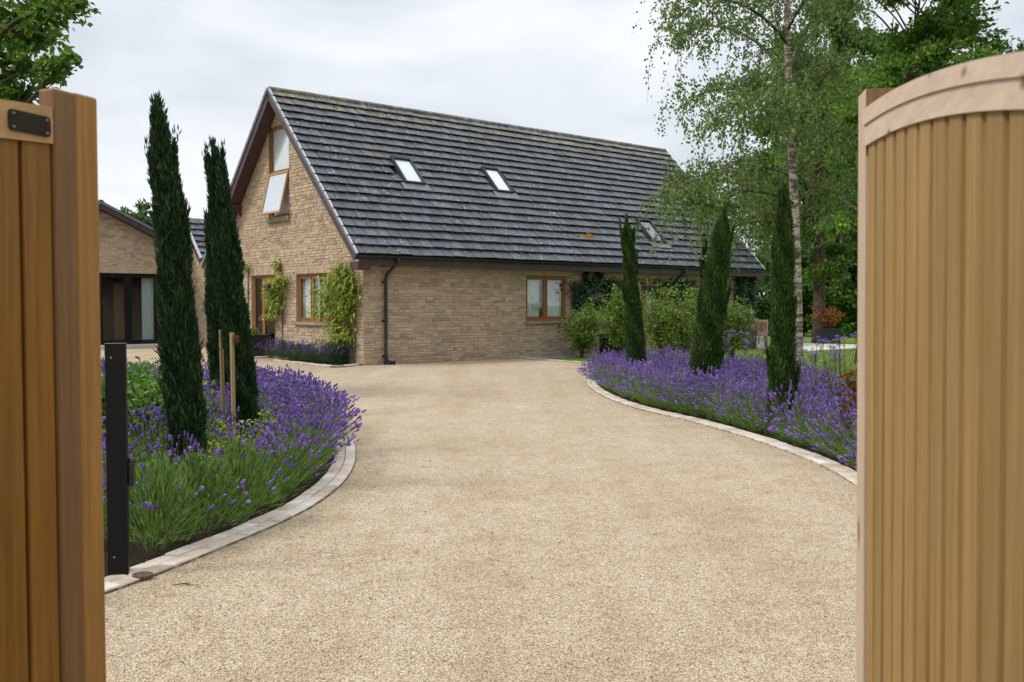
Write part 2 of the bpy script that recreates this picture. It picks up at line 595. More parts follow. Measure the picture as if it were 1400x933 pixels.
edge_a = HIT(700, 491, CC, NL); edge_a[2] = 0
edge_b = G(804, 497.5)
drive_pts = [(-32, -6), (7, -6), (4.0, 5), (3.6, 9), (3.2, 14), (2.6, 19.2), edge_b[:2], edge_a[:2], CC[:2], H(0, 9)[:2], (-7.5, 38), (-16.5, 31.0), (-32, 28)]
sheet('driveway', drive_pts, .004, M['gravel'])

KL = catmull([(-4.4, 2.7), (-3.3, 3.35), (-2.6, 4.1), (-2.08, 4.94), (-1.73, 5.97), (-1.53, 6.7), (-1.43, 7.4), (-1.41, 8.2), (-1.50, 9.2), (-1.75, 10.5),
              (-2.25, 12), (-3.0, 13.5), (-4.0, 14.8), (-5.5, 15.8), (-7.5, 16.2), (-10, 15.5)], 14)
KR = catmull([(2.1, 4.0), (2.4, 5.2), (2.68, 6.6), (2.82, 7.9), (2.84, 9.0), (2.70, 10.2), (2.47, 11.4), (2.14, 12.6), (1.80, 13.6), (1.53, 15),
              (1.39, 16.8), (1.43, 18.4), (1.75, 19.4), (2.4, 19.9), (3.4, 20.0)], 14)
bedL = [tuple(p) for p in KL] + [(-11.5, 12), (-11, 6), (-8, 2.7)]
bedR = [tuple(p) for p in KR] + [(4.5, 18.8), (4.6, 15), (4.35, 12.3), (4.4, 9), (4.3, 6), (4.2, 4)]

def bed_sheet(name, poly, z=.012):
    return sheet(name, poly, z, M['soil'])
bed_sheet('left_bed_soil', bedL)
bed_sheet('right_bed_soil', bedR)

def kerb(name, path, side, rows=2, w=.105, length=.20, h=.022, seed=1):
    """rows of stone setts following a path; side=+1 lays them to the left of it"""
    rr = random.Random(seed)
    mb = MB()
    P = np.asarray(path, float)
    d = np.concatenate([[0], np.cumsum(np.linalg.norm(np.diff(P, axis=0), axis=1))])
    T = np.gradient(P, axis=0)
    T /= np.linalg.norm(T, axis=1)[:, None]
    Nn = np.stack([-T[:, 1], T[:, 0]], 1) * side
    def at(s, off):
        x = np.interp(s, d, P[:, 0]); y = np.interp(s, d, P[:, 1])
        nx = np.interp(s, d, Nn[:, 0]); ny = np.interp(s, d, Nn[:, 1])
        return np.array([x + nx * off, y + ny * off])
    # mortar bed under the setts
    ss = np.arange(0, d[-1], .15)
    A = np.array([[*at(s, .004), .016] for s in ss]); B = np.array([[*at(s, rows * w - .004), .016] for s in ss])
    A0 = A.copy(); A0[:, 2] = 0; B0 = B.copy(); B0[:, 2] = 0
    k = len(ss)
    V = np.vstack([A, B, A0, B0])
    F = []
    for i in range(k - 1):
        F += [[i, i + 1, k + i + 1, k + i], [2 * k + i, 2 * k + i + 1, i + 1, i], [k + i, k + i + 1, 3 * k + i + 1, 3 * k + i]]
    mb.add(V, F, 1)
    for r in range(rows):
        s = rr.uniform(0, length)
        while s < d[-1] - length:
            L = length * rr.uniform(.85, 1.15)
            g = .004
            o0, o1 = r * w + g, (r + 1) * w - g
            c = [at(s + g, o0), at(s + L - g, o0), at(s + L - g, o1), at(s + g, o1)]
            if side < 0:
                c = c[::-1]
            ht = h + rr.uniform(-.004, .004)
            ce = sum(c) / 4
            ins = [q + (ce - q) / np.linalg.norm(ce - q) * .010 for q in c]
            V = [[*q, .0] for q in c] + [[*q, ht - .006] for q in c] + [[*q, ht + rr.uniform(-.002, .002)] for q in ins]
            F = []
            for a in (0, 4):
                for i in range(4):
                    j = (i + 1) % 4
                    F.append([a + i, a + j, a + 4 + j, a + 4 + i])
            F.append([8, 9, 10, 11])
            mb.add(V, F, 0, rr.random())
            s += L
    return tag(mb.build(name, [M['sett'], M['joint']]), kind='structure')

kerb('left_kerb', KL, +1, 2, .105, .21, .026, 3)
kerb('right_kerb', KR, -1, 2, .095, .21, .028, 4)

# small bed at the foot of the gable wall, and its edging
gb = [H(0, -.02)[:2], H(-.16, .06)[:2]]
g_pts = [G(497, 500), G(461, 503.2), G(434, 501.2), G(400, 497.2), G(368, 494.3)]
gpath = catmull([p[:2] for p in g_pts], 10)
bed_sheet('gable_bed_soil', [tuple(p) for p in gpath] + [tuple(H(-.01, 3.0)[:2]), tuple(H(-.01, 0)[:2])], .03)
kerb('gable_kerb', gpath, -1, 1, .10, .25, .05, 5)
# edging between gravel and the paved strip along the long wall
dirE = nz(edge_b - edge_a)
kerb('lawn_kerb', [tuple((edge_a + dirE * k)[:2]) for k in np.arange(0, np.linalg.norm(edge_b - edge_a) + .5, .25)], +1, 1, .10, .30, .035, 6)

# grey paved strip along the long wall and the pale terrace at the far end
def slabs(name, o, a, b, na, nb, mat, z=.012, jitter=.3, seed=2):
    rr = random.Random(seed)
    mb = MB()
    o = np.asarray(o, float)
    for i in range(na):
        for j in range(nb):
            g = .006
            p = o + a * (i / na) + b * (j / nb)
            la, lb = np.linalg.norm(a) / na, np.linalg.norm(b) / nb
            mb.box(p + nz(a) * g + nz(b) * g, nz(a) * (la - 2 * g), nz(b) * (lb - 2 * g), UP * (z + rr.uniform(0, .004)), 0, rr.random())
    return tag(mb.build(name, mat), kind='structure')
slabs('paved_path', H(4.9, -1.0), VV * 11.5, UU * .98, 19, 2, M['greypave'], .022)
slabs('terrace', H(14.4, -3.2), VV * 5.2, UU * 7.5, 9, 12, M['paving'], .028)

# ------------------------------------------------------------------ house
house = thing('house', H(0, 0), 'buff stone house with a steep grey tiled roof, gable end and open upper window', 'house')

def panel(name, O, a, nrm, outline, holes, parent, depth=.13, seed=1, stones=True, lintels=(), top=None, kinds=None, label=None, corner=(0, 0)):
    """a stone wall: mortar sheet with openings and reveals, plus stones laid in courses. outline, holes in (s, z)."""
    rr = random.Random(seed)
    mb = MB()
    O = np.asarray(O, float)
    def W(s, z, d=0):
        return O + a * s + UP * z + nrm * d
    def ospan(z):
        xs = []
        n = len(outline)
        for i in range(n):
            (s0, z0), (s1, z1) = outline[i], outline[(i + 1) % n]
            if min(z0, z1) - 1e-6 <= z <= max(z0, z1) + 1e-6 and abs(z1 - z0) > 1e-6:
                xs.append(s0 + (s1 - s0) * (z - z0) / (z1 - z0))
        return (min(xs), max(xs))
    zs = sorted(set([round(p[1], 5) for p in outline] + [round(h[1], 5) for h in holes] + [round(h[3], 5) for h in holes]))
    for z0, z1 in zip(zs[:-1], zs[1:]):
        a0, b0 = ospan(z0 + 1e-4); a1, b1 = ospan(z1 - 1e-4)
        cuts = [(a0, a1)]
        for h in sorted(holes):
            if h[1] < z1 - 1e-4 and h[3] > z0 + 1e-4:
                cuts += [(h[0], h[0]), (h[2], h[2])]
        cuts.append((b0, b1))
        for c0, c1 in zip(cuts[0::2], cuts[1::2]):
            V = np.array([W(c0[0], z0), W(c1[0], z0), W(c1[1], z1), W(c0[1], z1)])
            if np.dot(np.cross(V[1] - V[0], V[3] - V[0]), nrm) < 0:
                V = V[::-1]
            mb.add(V, [[0, 1, 2, 3]], 1)
    for h in holes:
        c = [(h[0], h[1]), (h[2], h[1]), (h[2], h[3]), (h[0], h[3])]
        for i in range(4):
            p, q = c[i], c[(i + 1) % 4]
            mb.poly([W(*p, .012), W(*q, .012), W(*q, -depth), W(*p, -depth)], 0, .5)
    if stones:
        smax = max(p[0] for p in outline); smin = min(p[0] for p in outline)
        zmax = max(p[1] for p in outline)
        def span(z):
            xs = []
            n = len(outline)
            for i in range(n):
                (s0, z0), (s1, z1) = outline[i], outline[(i + 1) % n]
                if (z0 <= z < z1) or (z1 <= z < z0):
                    xs.append(s0 + (s1 - s0) * (z - z0) / (z1 - z0))
            return (min(xs), max(xs)) if len(xs) >= 2 else None
        lint = [(h[0] - .08, h[3] + .004, h[2] + .08, h[3] + .215) for h in lintels]
        def stone(s0, s1, z0, z1, rnd=None):
            g = rr.uniform(.003, .0065)
            s0, s1, z0, z1 = s0 + g, s1 - g, z0 + g, z1 - g
            if s1 - s0 < .025 or z1 - z0 < .02:
                return
            pr = rr.uniform(.007, .018)
            i = min(.014, (s1 - s0) * .2, (z1 - z0) * .22)
            j = lambda: rr.uniform(0, i)
            k = lambda: pr + rr.uniform(-.005, .005)
            V = [W(s0, z0, -.002), W(s1, z0, -.002), W(s1, z1, -.002), W(s0, z1, -.002),
                 W(s0 + j(), z0 + j(), k()), W(s1 - j(), z0 + j(), k()), W(s1 - j(), z1 - j(), k()), W(s0 + j(), z1 - j(), k())]
            F = [[0, 1, 5, 4], [1, 2, 6, 5], [2, 3, 7, 6], [3, 0, 4, 7], [4, 5, 6, 7]]
            nV = np.cross(V[5] - V[4], V[7] - V[4])
            if np.dot(nV, nrm) < 0:
                F = [f[::-1] for f in F]
            mb.add(V, F, 0, rr.random() if rnd is None else rnd)
        z = 0.0
        while z < zmax - .03:
            hgt = rr.choice([.062, .07, .08, .088, .10, .118])
            hgt = min(hgt, zmax - z)
            sp = span(z + hgt * .75)
            if sp:
                ivs = [sp]
                for h in list(holes) + lint:
                    if h[1] < z + hgt - .02 and h[3] > z + .02:
                        new = []
                        for (p, q) in ivs:
                            if h[2] <= p or h[0] >= q:
                                new.append((p, q))
                            else:
                                if h[0] > p: new.append((p, h[0]))
                                if h[2] < q: new.append((h[2], q))
                        ivs = new
                for (p, q) in ivs:
                    s = p
                    while s < q - 1e-6:
                        L = rr.uniform(.11, .34)
                        if q - s - L < .09:
                            L = q - s
                        if hgt > .11 and rr.random() < .3:
                            zm = z + hgt * rr.uniform(.4, .6)
                            stone(s, s + L, z, zm); stone(s, s + L, zm, z + hgt)
                        else:
                            stone(s, s + L, z, z + hgt)
                        s += L
            z += hgt
        for h in lint:
            n = max(2, int((h[2] - h[0]) / .085))
            for i in range(n):
                w_ = (h[2] - h[0]) / n
                stone(h[0] + i * w_, h[0] + (i + 1) * w_, h[1], h[3], rr.uniform(.4, .75))
    o = mb.build(name, [M['stone'], M['mortar']], parent)
    if label: o['label'] = label
    return o

def frame_bars(mb, W, s0, z0, s1, z1, wd, d0, d1, mat=0):
    """four bars butted end to end round a rectangle, between depths d0 and d1"""
    def bar(a0, b0, a1, b1):
        p = W(a0, b0, d0)
        mb.box(p, W(a1, b0, d0) - p, W(a0, b1, d0) - p, W(a0, b0, d1) - p, mat)
    bar(s0, z0, s0 + wd, z1); bar(s1 - wd, z0, s1, z1)
    bar(s0 + wd, z0, s1 - wd, z0 + wd); bar(s0 + wd, z1 - wd, s1 - wd, z1)

def window(O, a, nrm, h, parent, lights, fmat, sill=True, curtain=None, name='window', rec=.07, fw=.065, transoms=(), cur_spans=None):
    """casement window in hole h=(s0,z0,s1,z1): outer frame, one sash and pane per light, sill, curtain"""
    O = np.asarray(O, float)
    W = lambda s, z, d=0: O + a * s + UP * z + nrm * d
    s0, z0, s1, z1 = h
    e = .004
    mb = MB()
    frame_bars(mb, W, s0 + e, z0 + e, s1 - e, z1 - e, fw, -rec - .06, -rec)
    edges = [s0 + fw] + [s0 + (s1 - s0) * q for q in lights] + [s1 - fw]
    for q in lights:
        c = s0 + (s1 - s0) * q
        p = W(c - .03, z0 + fw + e, -rec - .058)
        mb.box(p, a * .06, UP * (z1 - z0 - 2 * fw - 2 * e), nrm * .055)
    f = mb.build(name, fmat, parent, bevel=.004)
    for i in range(len(edges) - 1):
        l, r = edges[i] + (.033 if i else .006), edges[i + 1] - (.033 if i < len(edges) - 2 else .006)
        m2 = MB()
        frame_bars(m2, W, l, z0 + fw + .006, r, z1 - fw - .006, .042, -rec - .045, -rec + .012)
        m2.build('sash', fmat, f, bevel=.003)
        m3 = MB()
        p = W(l + .02, z0 + fw + .03, -rec - .022)
        m3.box(p, a * (r - l - .04), UP * (z1 - z0 - 2 * fw - .06), nrm * .006)
        m3.build('pane', M['glass'], f)
    if sill:
        m4 = MB()
        p = W(s0 - .06, z0 - .085, -.05)
        m4.box(p, a * (s1 - s0 + .12), UP * .082, nrm * .125)
        m4.build('sill', M['sill'], f, bevel=.008)
    if curtain:
        m5 = MB()
        for (c0, c1) in (cur_spans or [(0, 1)]):
            xs = np.linspace(s0 + .02 + (s1 - s0 - .04) * c0, s0 + .02 + (s1 - s0 - .04) * c1, max(6, int(60 * (c1 - c0))))
            dp = -.20 + .03 * np.sin(np.arange(len(xs)) * 1.15) + .01 * RNG.standard_normal(len(xs))
            A = np.array([W(x, z0 + .02, d) for x, d in zip(xs, dp)]); B = np.array([W(x, z1 - .02, d) for x, d in zip(xs, dp)])
            k = len(xs)
            m5.add(np.vstack([A, B]), [[i, i + 1, k + i + 1, k + i] for i in range(k - 1)])
        m5.build('curtain', M[curtain], f, smooth=True)
    return f

def sz_long(px, py):
    q = HIT(px, py, CC, NL)
    return float(np.dot(q - CC, VV)), float(q[2])
def sz_gable(px, py):
    q = HIT(px, py, CC, NG)
    return float(np.dot(q - CC, UU)), float(q[2])

WT = 2.45                                               # top of the long wall under the soffit
# openings, measured along each wall
wl0 = sz_long(719, 377.4); wl1 = sz_long(775, 439.5)
win_long = (wl0[0], wl0[1] - (wl0[1] - 2.29) - 1.28, wl1[0], 2.29)
win_long = (wl0[0], sz_long(719, 439)[1], wl1[0], 2.29)
tg_r = sz_gable(461, 400)[0]; tg_l = sz_gable(405.5, 400)[0]
win_gab = (tg_r, sz_gable(405.5, 440)[1], tg_l, 2.29)
td_r = sz_gable(376.5, 400)[0]; td_l = sz_gable(344.4, 400)[0]
door_gab = (td_r, .06, td_l, 2.31)
tu_r = sz_gable(395.7, 240)[0]; tu_l = sz_gable(367.7, 240)[0]
zu0 = sz_gable(382, 297)[1]; zu1 = min(sz_gable(368, 174)[1], 6.55)
SL = (HR - HE) / (HW + EO)
roofz = lambda t: HE + (t + EO) * SL if t <= HW else HE + (2 * HW + EO - t) * SL
zu1 = min(zu1, roofz(min(tu_r, 2 * HW - tu_l)) - .05)
win_up = (tu_r, zu0, tu_l, zu1)
print('win_up', win_up, 'gable', win_gab, 'door', door_gab, 'long', win_long)

far_win = (9.6, 1.05, 10.9, 2.29)
panel('wall', CC, VV, NL, [(0, 0), (HL, 0), (HL, WT), (0, WT)], [win_long, far_win], house, seed=3, lintels=[], label='long shaded stone wall under the gutter')
off = .14
gable_out = [(0, 0), (2 * HW, 0), (2 * HW, roofz(2 * HW) - off), (HW, HR - off), (0, roofz(0) - off)]
panel('wall', CC, UU, NG, gable_out, [win_gab, door_gab, win_up], house, seed=5, lintels=[win_gab, door_gab], label='buff stone gable wall with door and windows')
panel('wall', H(HL, 0), UU, VV, gable_out, [], house, seed=6, label='far gable wall')
panel('wall', H(0, 2 * HW), VV, UU, [(0, 0), (HL, 0), (HL, WT), (0, WT)], [], house, stones=False, label='rear wall')
# soldier course over the long window
mb = MB()
nn_ = int((win_long[2] - win_long[0] + .2) / .085)
for i in range(nn_):
    mb.box(H(win_long[0] - .1 + i * .085 + .003, 0, 2.297) + NL * .002, VV * .079, UP * .145, NL * (.024 + .006 * random.random()), 0, random.uniform(.4, .75))
mb.build('lintel', M['stone'], house, bevel=.004)

w1 = window(CC, VV, NL, win_long, house, [.5], M['frame'], True, 'curtain', cur_spans=[(0, .44), (.5, .98)])
w3 = window(CC, VV, NL, far_win, house, [.5], M['frame'], True, 'curtain', cur_spans=[(.1, .9)])
w2 = window(CC, UU, NG, win_gab, house, [.31, .66], M['frame'], True, 'curtain', cur_spans=[(.0, .12), (.32, .62), (.78, 1)])
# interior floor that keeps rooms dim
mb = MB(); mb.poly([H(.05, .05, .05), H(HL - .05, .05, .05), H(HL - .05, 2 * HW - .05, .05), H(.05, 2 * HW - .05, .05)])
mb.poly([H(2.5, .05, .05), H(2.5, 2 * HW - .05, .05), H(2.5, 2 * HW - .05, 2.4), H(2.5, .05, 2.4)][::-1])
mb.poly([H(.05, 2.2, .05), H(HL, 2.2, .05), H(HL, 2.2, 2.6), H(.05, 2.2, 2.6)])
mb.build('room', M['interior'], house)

# front door with a glazed side light
def gdoor():
    s0, z0, s1, z1 = door_gab
    W = lambda s, z, d=0: CC + UU * s + UP * z + NG * d
    mb = MB()
    frame_bars(mb, W, s0 + .004, z0 + .004, s1 - .004, z1 - .004, .07, -.13, -.06)
    mid = s0 + (s1 - s0) * .62
    mb.box(W(mid - .04, z0 + .075, -.128), UU * .08, UP * (z1 - z0 - .15), NG * .065)
    d = mb.build('door', M['frame'], house, bevel=.004)
    m2 = MB()
    frame_bars(m2, W, s0 + .078, z0 + .08, mid - .046, z1 - .078, .095, -.115, -.055)
    m2.build('leaf', M['frame'], d, bevel=.004)
    m3 = MB()
    m3.box(W(s0 + .15, z0 + .15, -.09), UU * (mid - s0 - .27), UP * (z1 - z0 - .3), NG * .008)
    m3.box(W(mid + .042, z0 + .078, -.09), UU * (s1 - mid - .118), UP * (z1 - z0 - .16), NG * .008)
    m3.build('pane', M['glass_dark'], d)
    m4 = MB()
    m4.tube([W(mid - .09, 1.05, -.055), W(mid - .09, 1.05, .0), W(mid - .21, 1.05, .005)], .011, 6)
    m4.build('handle', M['steel'], d, smooth=True)
    m5 = MB()
    m5.box(W(s0 - .15, 0, .03), UU * (s1 - s0 + .9), UP * .05, NG * .75)
    m5.build('doorstep', M['paving'], house, bevel=.01)
gdoor()

# tall gable window: fixed upper light, top-hung lower light propped open, stone sill
def updoor():
    s0, z0, s1, z1 = win_up
    W = lambda s, z, d=0: CC + UU * s + UP * z + NG * d
    zm = z0 + (z1 - z0) * .50
    mb = MB()
    frame_bars(mb, W, s0 + .004, z0 + .004, s1 - .004, z1 - .004, .07, -.10, -.03)
    mb.box(W(s0 + .075, zm - .04, -.098), UU * (s1 - s0 - .15), UP * .08, NG * .066)
    f = mb.build('window', M['frame'], house, bevel=.004)
    m = MB(); m.box(W(s0 + .07, zm + .04, -.07), UU * (s1 - s0 - .14), UP * (z1 - zm - .11), NG * .006)
    m.build('pane', M['glass'], f)
    m = MB(); m.box(W(s0 + .02, z0 + .02, -.118), UU * (s1 - s0 - .04), UP * (z1 - z0 - .04), NG * .004)
    m.build('blind', M['blind'], f)
    m = MB()
    m.box(W(s0 - .06, z0 - .13, -.03), UU * (s1 - s0 + .12), UP * .127, NG * .13)
    m.build('sill', M['sill'], f, bevel=.008)
    # propped sash, hinged along its top edge
    an = math.radians(13)
    hz = zm - .035
    Ls = hz - z0 - .04
    dn = -UP * math.cos(an) + NG * math.sin(an)
    nm = NG * math.cos(an) + UP * math.sin(an)
    o = W(s0 + .03, hz, -.025)
    W2 = lambda s, q, d=0: o + UU * s + dn * q + nm * d
    wd = s1 - s0 - .06
    m = MB()
    frame_bars(m, W2, 0, 0, wd, Ls, .06, .0, .05)
    sa = m.build('open_sash', M['frame_pale'], f, bevel=.004)
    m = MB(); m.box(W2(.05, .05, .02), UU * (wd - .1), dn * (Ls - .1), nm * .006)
    m.build('pane', M['pane_sky_paint'], sa)
    for q in (.04, wd - .04):
        m = MB()
        m.tube([W(s0 + .03 + q, z0 + .12, -.03), W2(q, Ls * .8, 0)], .008, 5)
        m.build('stay', M['steel'], sa)
t = NT('sky_painted_pane'); t.base((.46, .50, .56), .12, .6); M['pane_sky_paint'] = t.mat  # opaque pale blue-grey, the sky's reflection painted into the sash pane
updoor()

# roof ----------------------------------------------------------------
PITCH = math.atan2(HR - HE, HW + EO)
def slope_frame(side):
    """origin at the left eave end; along = VV; up-slope vector; outward normal"""
    if side > 0:
        o = H(-VO, -EO, HE); upv = nz(UU * (HW + EO) + UP * (HR - HE))
    else:
        o = H(-VO, 2 * HW + EO, HE); upv = nz(-UU * (HW + EO) + UP * (HR - HE))
    nm = np.cross(VV, upv)
    if nm[2] < 0: nm = -nm
    return o, upv, nm
SLOPE = math.hypot(HR - HE, HW + EO)
RL = HL + 2 * VO

def tiles(mb, o, along, upv, nm, length, slope, courses, tw, seed, skip=()):
    rr = random.Random(seed)
    ex = slope / courses
    for c in range(courses):
        n = int(round(length / tw))
        w = length / n
        sh = 0 if c % 2 else w / 2
        edges = [0] + [i * w + sh for i in range(0 if sh else 1, n)] + [length]
        for i in range(len(edges) - 1):
            a0, a1 = edges[i], edges[i + 1]
            if a1 - a0 < .03: continue
            mid = (a0 + a1) / 2
            if any(k[0] < mid < k[2] and k[1] < (c + .5) * ex < k[3] for k in skip):
                continue
            g = .009
            lift = .072 + rr.uniform(-.006, .006)
            y0, y1 = c * ex - .03 + rr.uniform(-.008, .008), (c + 1) * ex + .02
            tz = rr.uniform(-.004, .004)
            P = lambda s, y, d: o + along * s + upv * y + nm * d
            tk = .022
            y1 = min(y1, slope)
            l2 = lift * .05
            V = [P(a0 + g, y0, lift + tz), P(a1 - g, y0, lift - tz), P(a1 - g, y1, l2), P(a0 + g, y1, l2),
                 P(a0 + g, y0, lift + tk + tz), P(a1 - g, y0, lift + tk - tz), P(a1 - g, y1, l2 + tk), P(a0 + g, y1, l2 + tk)]
            F = [[4, 5, 6, 7], [0, 1, 5, 4], [1, 2, 6, 5], [3, 0, 4, 7]]
            if np.dot(np.cross(V[5] - V[4], V[7] - V[4]), nm) < 0:
                F = [f[::-1] for f in F]
            mb.add(V, F, 0, rr.random())

def sky_rect(tl, tr, bl, br):
    o, upv, nm = slope_frame(1)
    pts = []
    for p in (tl, tr, bl, br):
        q = HIT(p[0], p[1], o, nm) - o
        pts.append((np.dot(q, VV), np.dot(q, upv)))
    pts = np.array(pts)
    return (pts[[0, 2], 0].mean(), pts[[2, 3], 1].mean(), pts[[1, 3], 0].mean(), pts[[0, 1], 1].mean())
SK = [sky_rect((531.5, 219), (559, 221.5), (551.8, 254.7), (577.6, 255.8)), sky_rect((655.8, 232), (679, 235), (676, 265), (698.7, 268.6))]
w_, h_ = SK[0][2] - SK[0][0], SK[0][3] - SK[0][1]
o3, u3, n3 = slope_frame(1)
q = HIT(866, 303, o3, n3) - o3
SK.append((np.dot(q, VV), np.dot(q, u3) - h_, np.dot(q, VV) + w_, np.dot(q, u3)))
print('skylights', SK)

for side in (1, -1):
    o, upv, nm = slope_frame(side)
    mb = MB()
    # deck below the tiles
    mb.box(o - nm * .12, VV * RL, upv * SLOPE, nm * .115, 1)
    tiles(mb, o, VV, upv, nm, RL, SLOPE, 20, .33, 10 + side, [(k[0] - .02, k[1] + .02, k[2] + .02, k[3] - .02) for k in SK] if side > 0 else [])
    r = mb.build('roof', [M['tile'], M['under']], house)
    if side > 0:
        r['label'] = 'long roof slope facing the drive'
        ROOF = r
        for k in SK:
            # skylight: upstand, glass, flashing apron
            P = lambda s, y, d: o + VV * s + upv * y + nm * d
            m = MB()
            fb = lambda s0, y0, s1, y1, d0, d1: m.box(P(s0, y0, d0), VV * (s1 - s0), upv * (y1 - y0), nm * (d1 - d0))
            fw = .062
            fb(k[0], k[1], k[0] + fw, k[3], 0, .155); fb(k[2] - fw, k[1], k[2], k[3], 0, .155)
            fb(k[0] + fw, k[1], k[2] - fw, k[1] + fw, 0, .145); fb(k[0] + fw, k[3] - fw * 1.6, k[2] - fw, k[3], 0, .17)
            sk = m.build('skylight', M['verge_dark'] if 'verge_dark' in M else M['lead'], house, bevel=.006)
            m = MB(); m.box(P(k[0] + fw, k[1] + fw, .115), VV * (k[2] - k[0] - 2 * fw), upv * (k[3] - k[1] - 2.6 * fw), nm * .006)
            m.build('pane', M['glass'], sk)
            m = MB(); m.box(P(k[0] + .03, k[1] + .03, .098 if k is not SK[2] else .02), VV * (k[2] - k[0] - .06), upv * (k[3] - k[1] - .06), nm * .004)
            m.build('blind', M['blind'] if k is not SK[2] else M['interior'], sk)
            m = MB(); m.box(P(k[0] - .12, k[1] - .22, .080), VV * (k[2] - k[0] + .24), upv * .24, nm * .012)
            m.build('flashing', M['flash'], sk, bevel=.004)
    # scattered moss cushions in the joints
    if side > 0:
        m = MB()
        for _ in range(900):
            y = int(RNG.integers(0, 20)) * SLOPE / 20 - .03
            s = RNG.uniform(0, RL)
            rad = RNG.uniform(.012, .038) * (1.3 if RNG.random() < .1 else 1)
            c = o + VV * s + upv * (y + RNG.uniform(-.01, .03)) + nm * .072
            an = np.arange(6) * PI / 3
            ring = [c + (VV * math.cos(x) * 1.6 + upv * math.sin(x)) * rad * RNG.uniform(.7, 1.2) for x in an]
            V = ring + [c + nm * rad * .8]
            m.add(V, [[i, (i + 1) % 6, 6] for i in range(6)])
        c = HIT(803, 326, o, nm)
        for _ in range(26):
            d = RNG.standard_normal(2) * (.17, .07)
            rad = RNG.uniform(.03, .07)
            cc = c + VV * d[0] + upv * d[1] + nm * .075
            V = [cc + (VV * math.cos(x) + upv * math.sin(x)) * rad for x in np.arange(6) * PI / 3] + [cc + nm * rad * .6]
            m.add(V, [[i, (i + 1) % 6, 6] for i in range(6)], 1)
        t = NT('ochre_moss'); t.base(t.ramp(t.noise(25), [(.3, (.16, .10, .02)), (.7, (.27, .17, .03))]), 1, .05)
        M['ochre'] = t.mat
        tag(m.build('moss', [M['moss'], M['ochre']], ROOF), kind='stuff')

# ridge caps
mb = MB()
L = 0
while L < RL - .01:
    w = min(.45, RL - L)
    c0 = H(-VO + L + .004, HW, HR + .0); c1 = H(-VO + L + w - .004, HW, HR + .0)
    an = np.linspace(-.25 * PI, 1.25 * PI, 9)
    rad = .125 + random.uniform(-.004, .004)
    ring = np.array([UU * math.cos(x) * rad + UP * (math.sin(x) * rad * .85 - .02) for x in an])
    V = np.vstack([c0 + ring, c1 + ring, c1 + ring * .86])
    F = [[i, i + 1, 9 + i + 1, 9 + i] for i in range(8)]
    mb.add(V, F, 0, random.random())
    mb.add(np.vstack([c0 + ring]), [list(range(9))], 0)
    mb.add(np.vstack([c1 + ring]), [list(range(9))], 0)
    L += w
mb.build('ridge', [M['tile']], house)

# barge boards, soffits and verge strips on both gable ends
for end in (0, 1):
    s_out = -VO if end == 0 else HL + VO
    outn = NG if end == 0 else VV
    for side in (1, -1):
        o, upv, nm = slope_frame(side)
        e = o + VV * (0 if end == 0 else RL)
        down = -UP
        mb = MB()
        mb.box(e - nm * .20 + outn * .003, upv * (SLOPE - .08), nm * .185, outn * .028)
        b = mb.build('bargeboard', M['barge'], house)
        mb = MB()
        mb.box(e - nm * .02 + outn * .033, upv * SLOPE, nm * .075, outn * .03)
        mb.build('verge_trim', M['verge'], b)
        mb = MB()
        for k in range(20):                            # the pale cut ends of the tiles
            y = k * SLOPE / 20 - .02
            mb.box(e + upv * y + nm * .056 + outn * .014, upv * .27, nm * (.012), outn * .052)
        mb.build('verge_tile_end', M['vergecap'], b)
        mb = MB()                                      # sloping soffit between wall and barge board
        inn = -outn
        mb.box(e - nm * .150 + inn * .002, upv * (SLOPE - .12), nm * .026, inn * (VO - .03))
        mb.build('soffit', M['soffit'], b)
        if end == 0:
            # purlin brackets
            for q in (.40,):
                p = e + upv * SLOPE * q - nm * .16 + inn * (VO - .02)
                mb = MB()
                V = [p, p + outn * .30, p - UP * .36]
                ac = nz(np.cross(outn, UP)) * .07
                V = [x - ac / 2 for x in V] + [x + ac / 2 for x in V]
                mb.add(V, [[2, 1, 0], [3, 4, 5]])
                mb.add(V, [[0, 1, 4, 3], [1, 2, 5, 4], [2, 0, 3, 5]])
                mb.build('bracket', M['soffit'], b)
    # boxed foot of the eave
    for side in (1, -1):
        tt = -EO if side > 0 else 2 * HW
        mb = MB()
        d0 = H(-VO + .004 if end == 0 else HL + .03, tt + .004, HE - .36)
        mb.box(d0, VV * (VO - .034), UU * (EO - .008), UP * .20)
        mb.build('eave_box', M['soffit'], house)

# eave soffits, fascia, gutters
for side in (1, -1):
    tt = -EO if side > 0 else 2 * HW
    mb = MB()
    mb.box(H(.006, tt + .03, HE - .22), VV * (HL - .012), UU * (EO - .034), UP * .02)
    mb.build('soffit', M['soffit'], house)
    mb = MB()
    tf = -EO - .0 if side > 0 else 2 * HW + EO - .022
    mb.box(H(-VO + .03, tf, HE - .235), VV * (RL - .06), UU * .022, UP * .20)
    mb.build('fascia', M['barge'], house)
    mb = MB()
    an = np.linspace(PI, 2 * PI, 8)
    tc = -EO - .066 if side > 0 else 2 * HW + EO + .066
    ring = [(math.cos(x) * .06, math.sin(x) * .06) for x in an]
    R = ring + [(x * .9, y * .9) for x, y in ring[::-1]]
    k = len(R)
    V = [H(s, tc + x, HE - .01 + y) for s in (-VO - .02, HL + VO + .02) for x, y in R]
    F = [[i, (i + 1) % k, k + (i + 1) % k, k + i] for i in range(k)]
    mb.add(V, F)
    mb.add(V, [list(range(k)), list(range(k, 2 * k))[::-1]])
    for s in np.arange(.4, HL, 1.0):
        mb.box(H(s, tc - .064 if side > 0 else tc + .002, HE - .085), VV * .03, UU * .062, UP * .07)
    mb.build('gutter', M['black'], house)

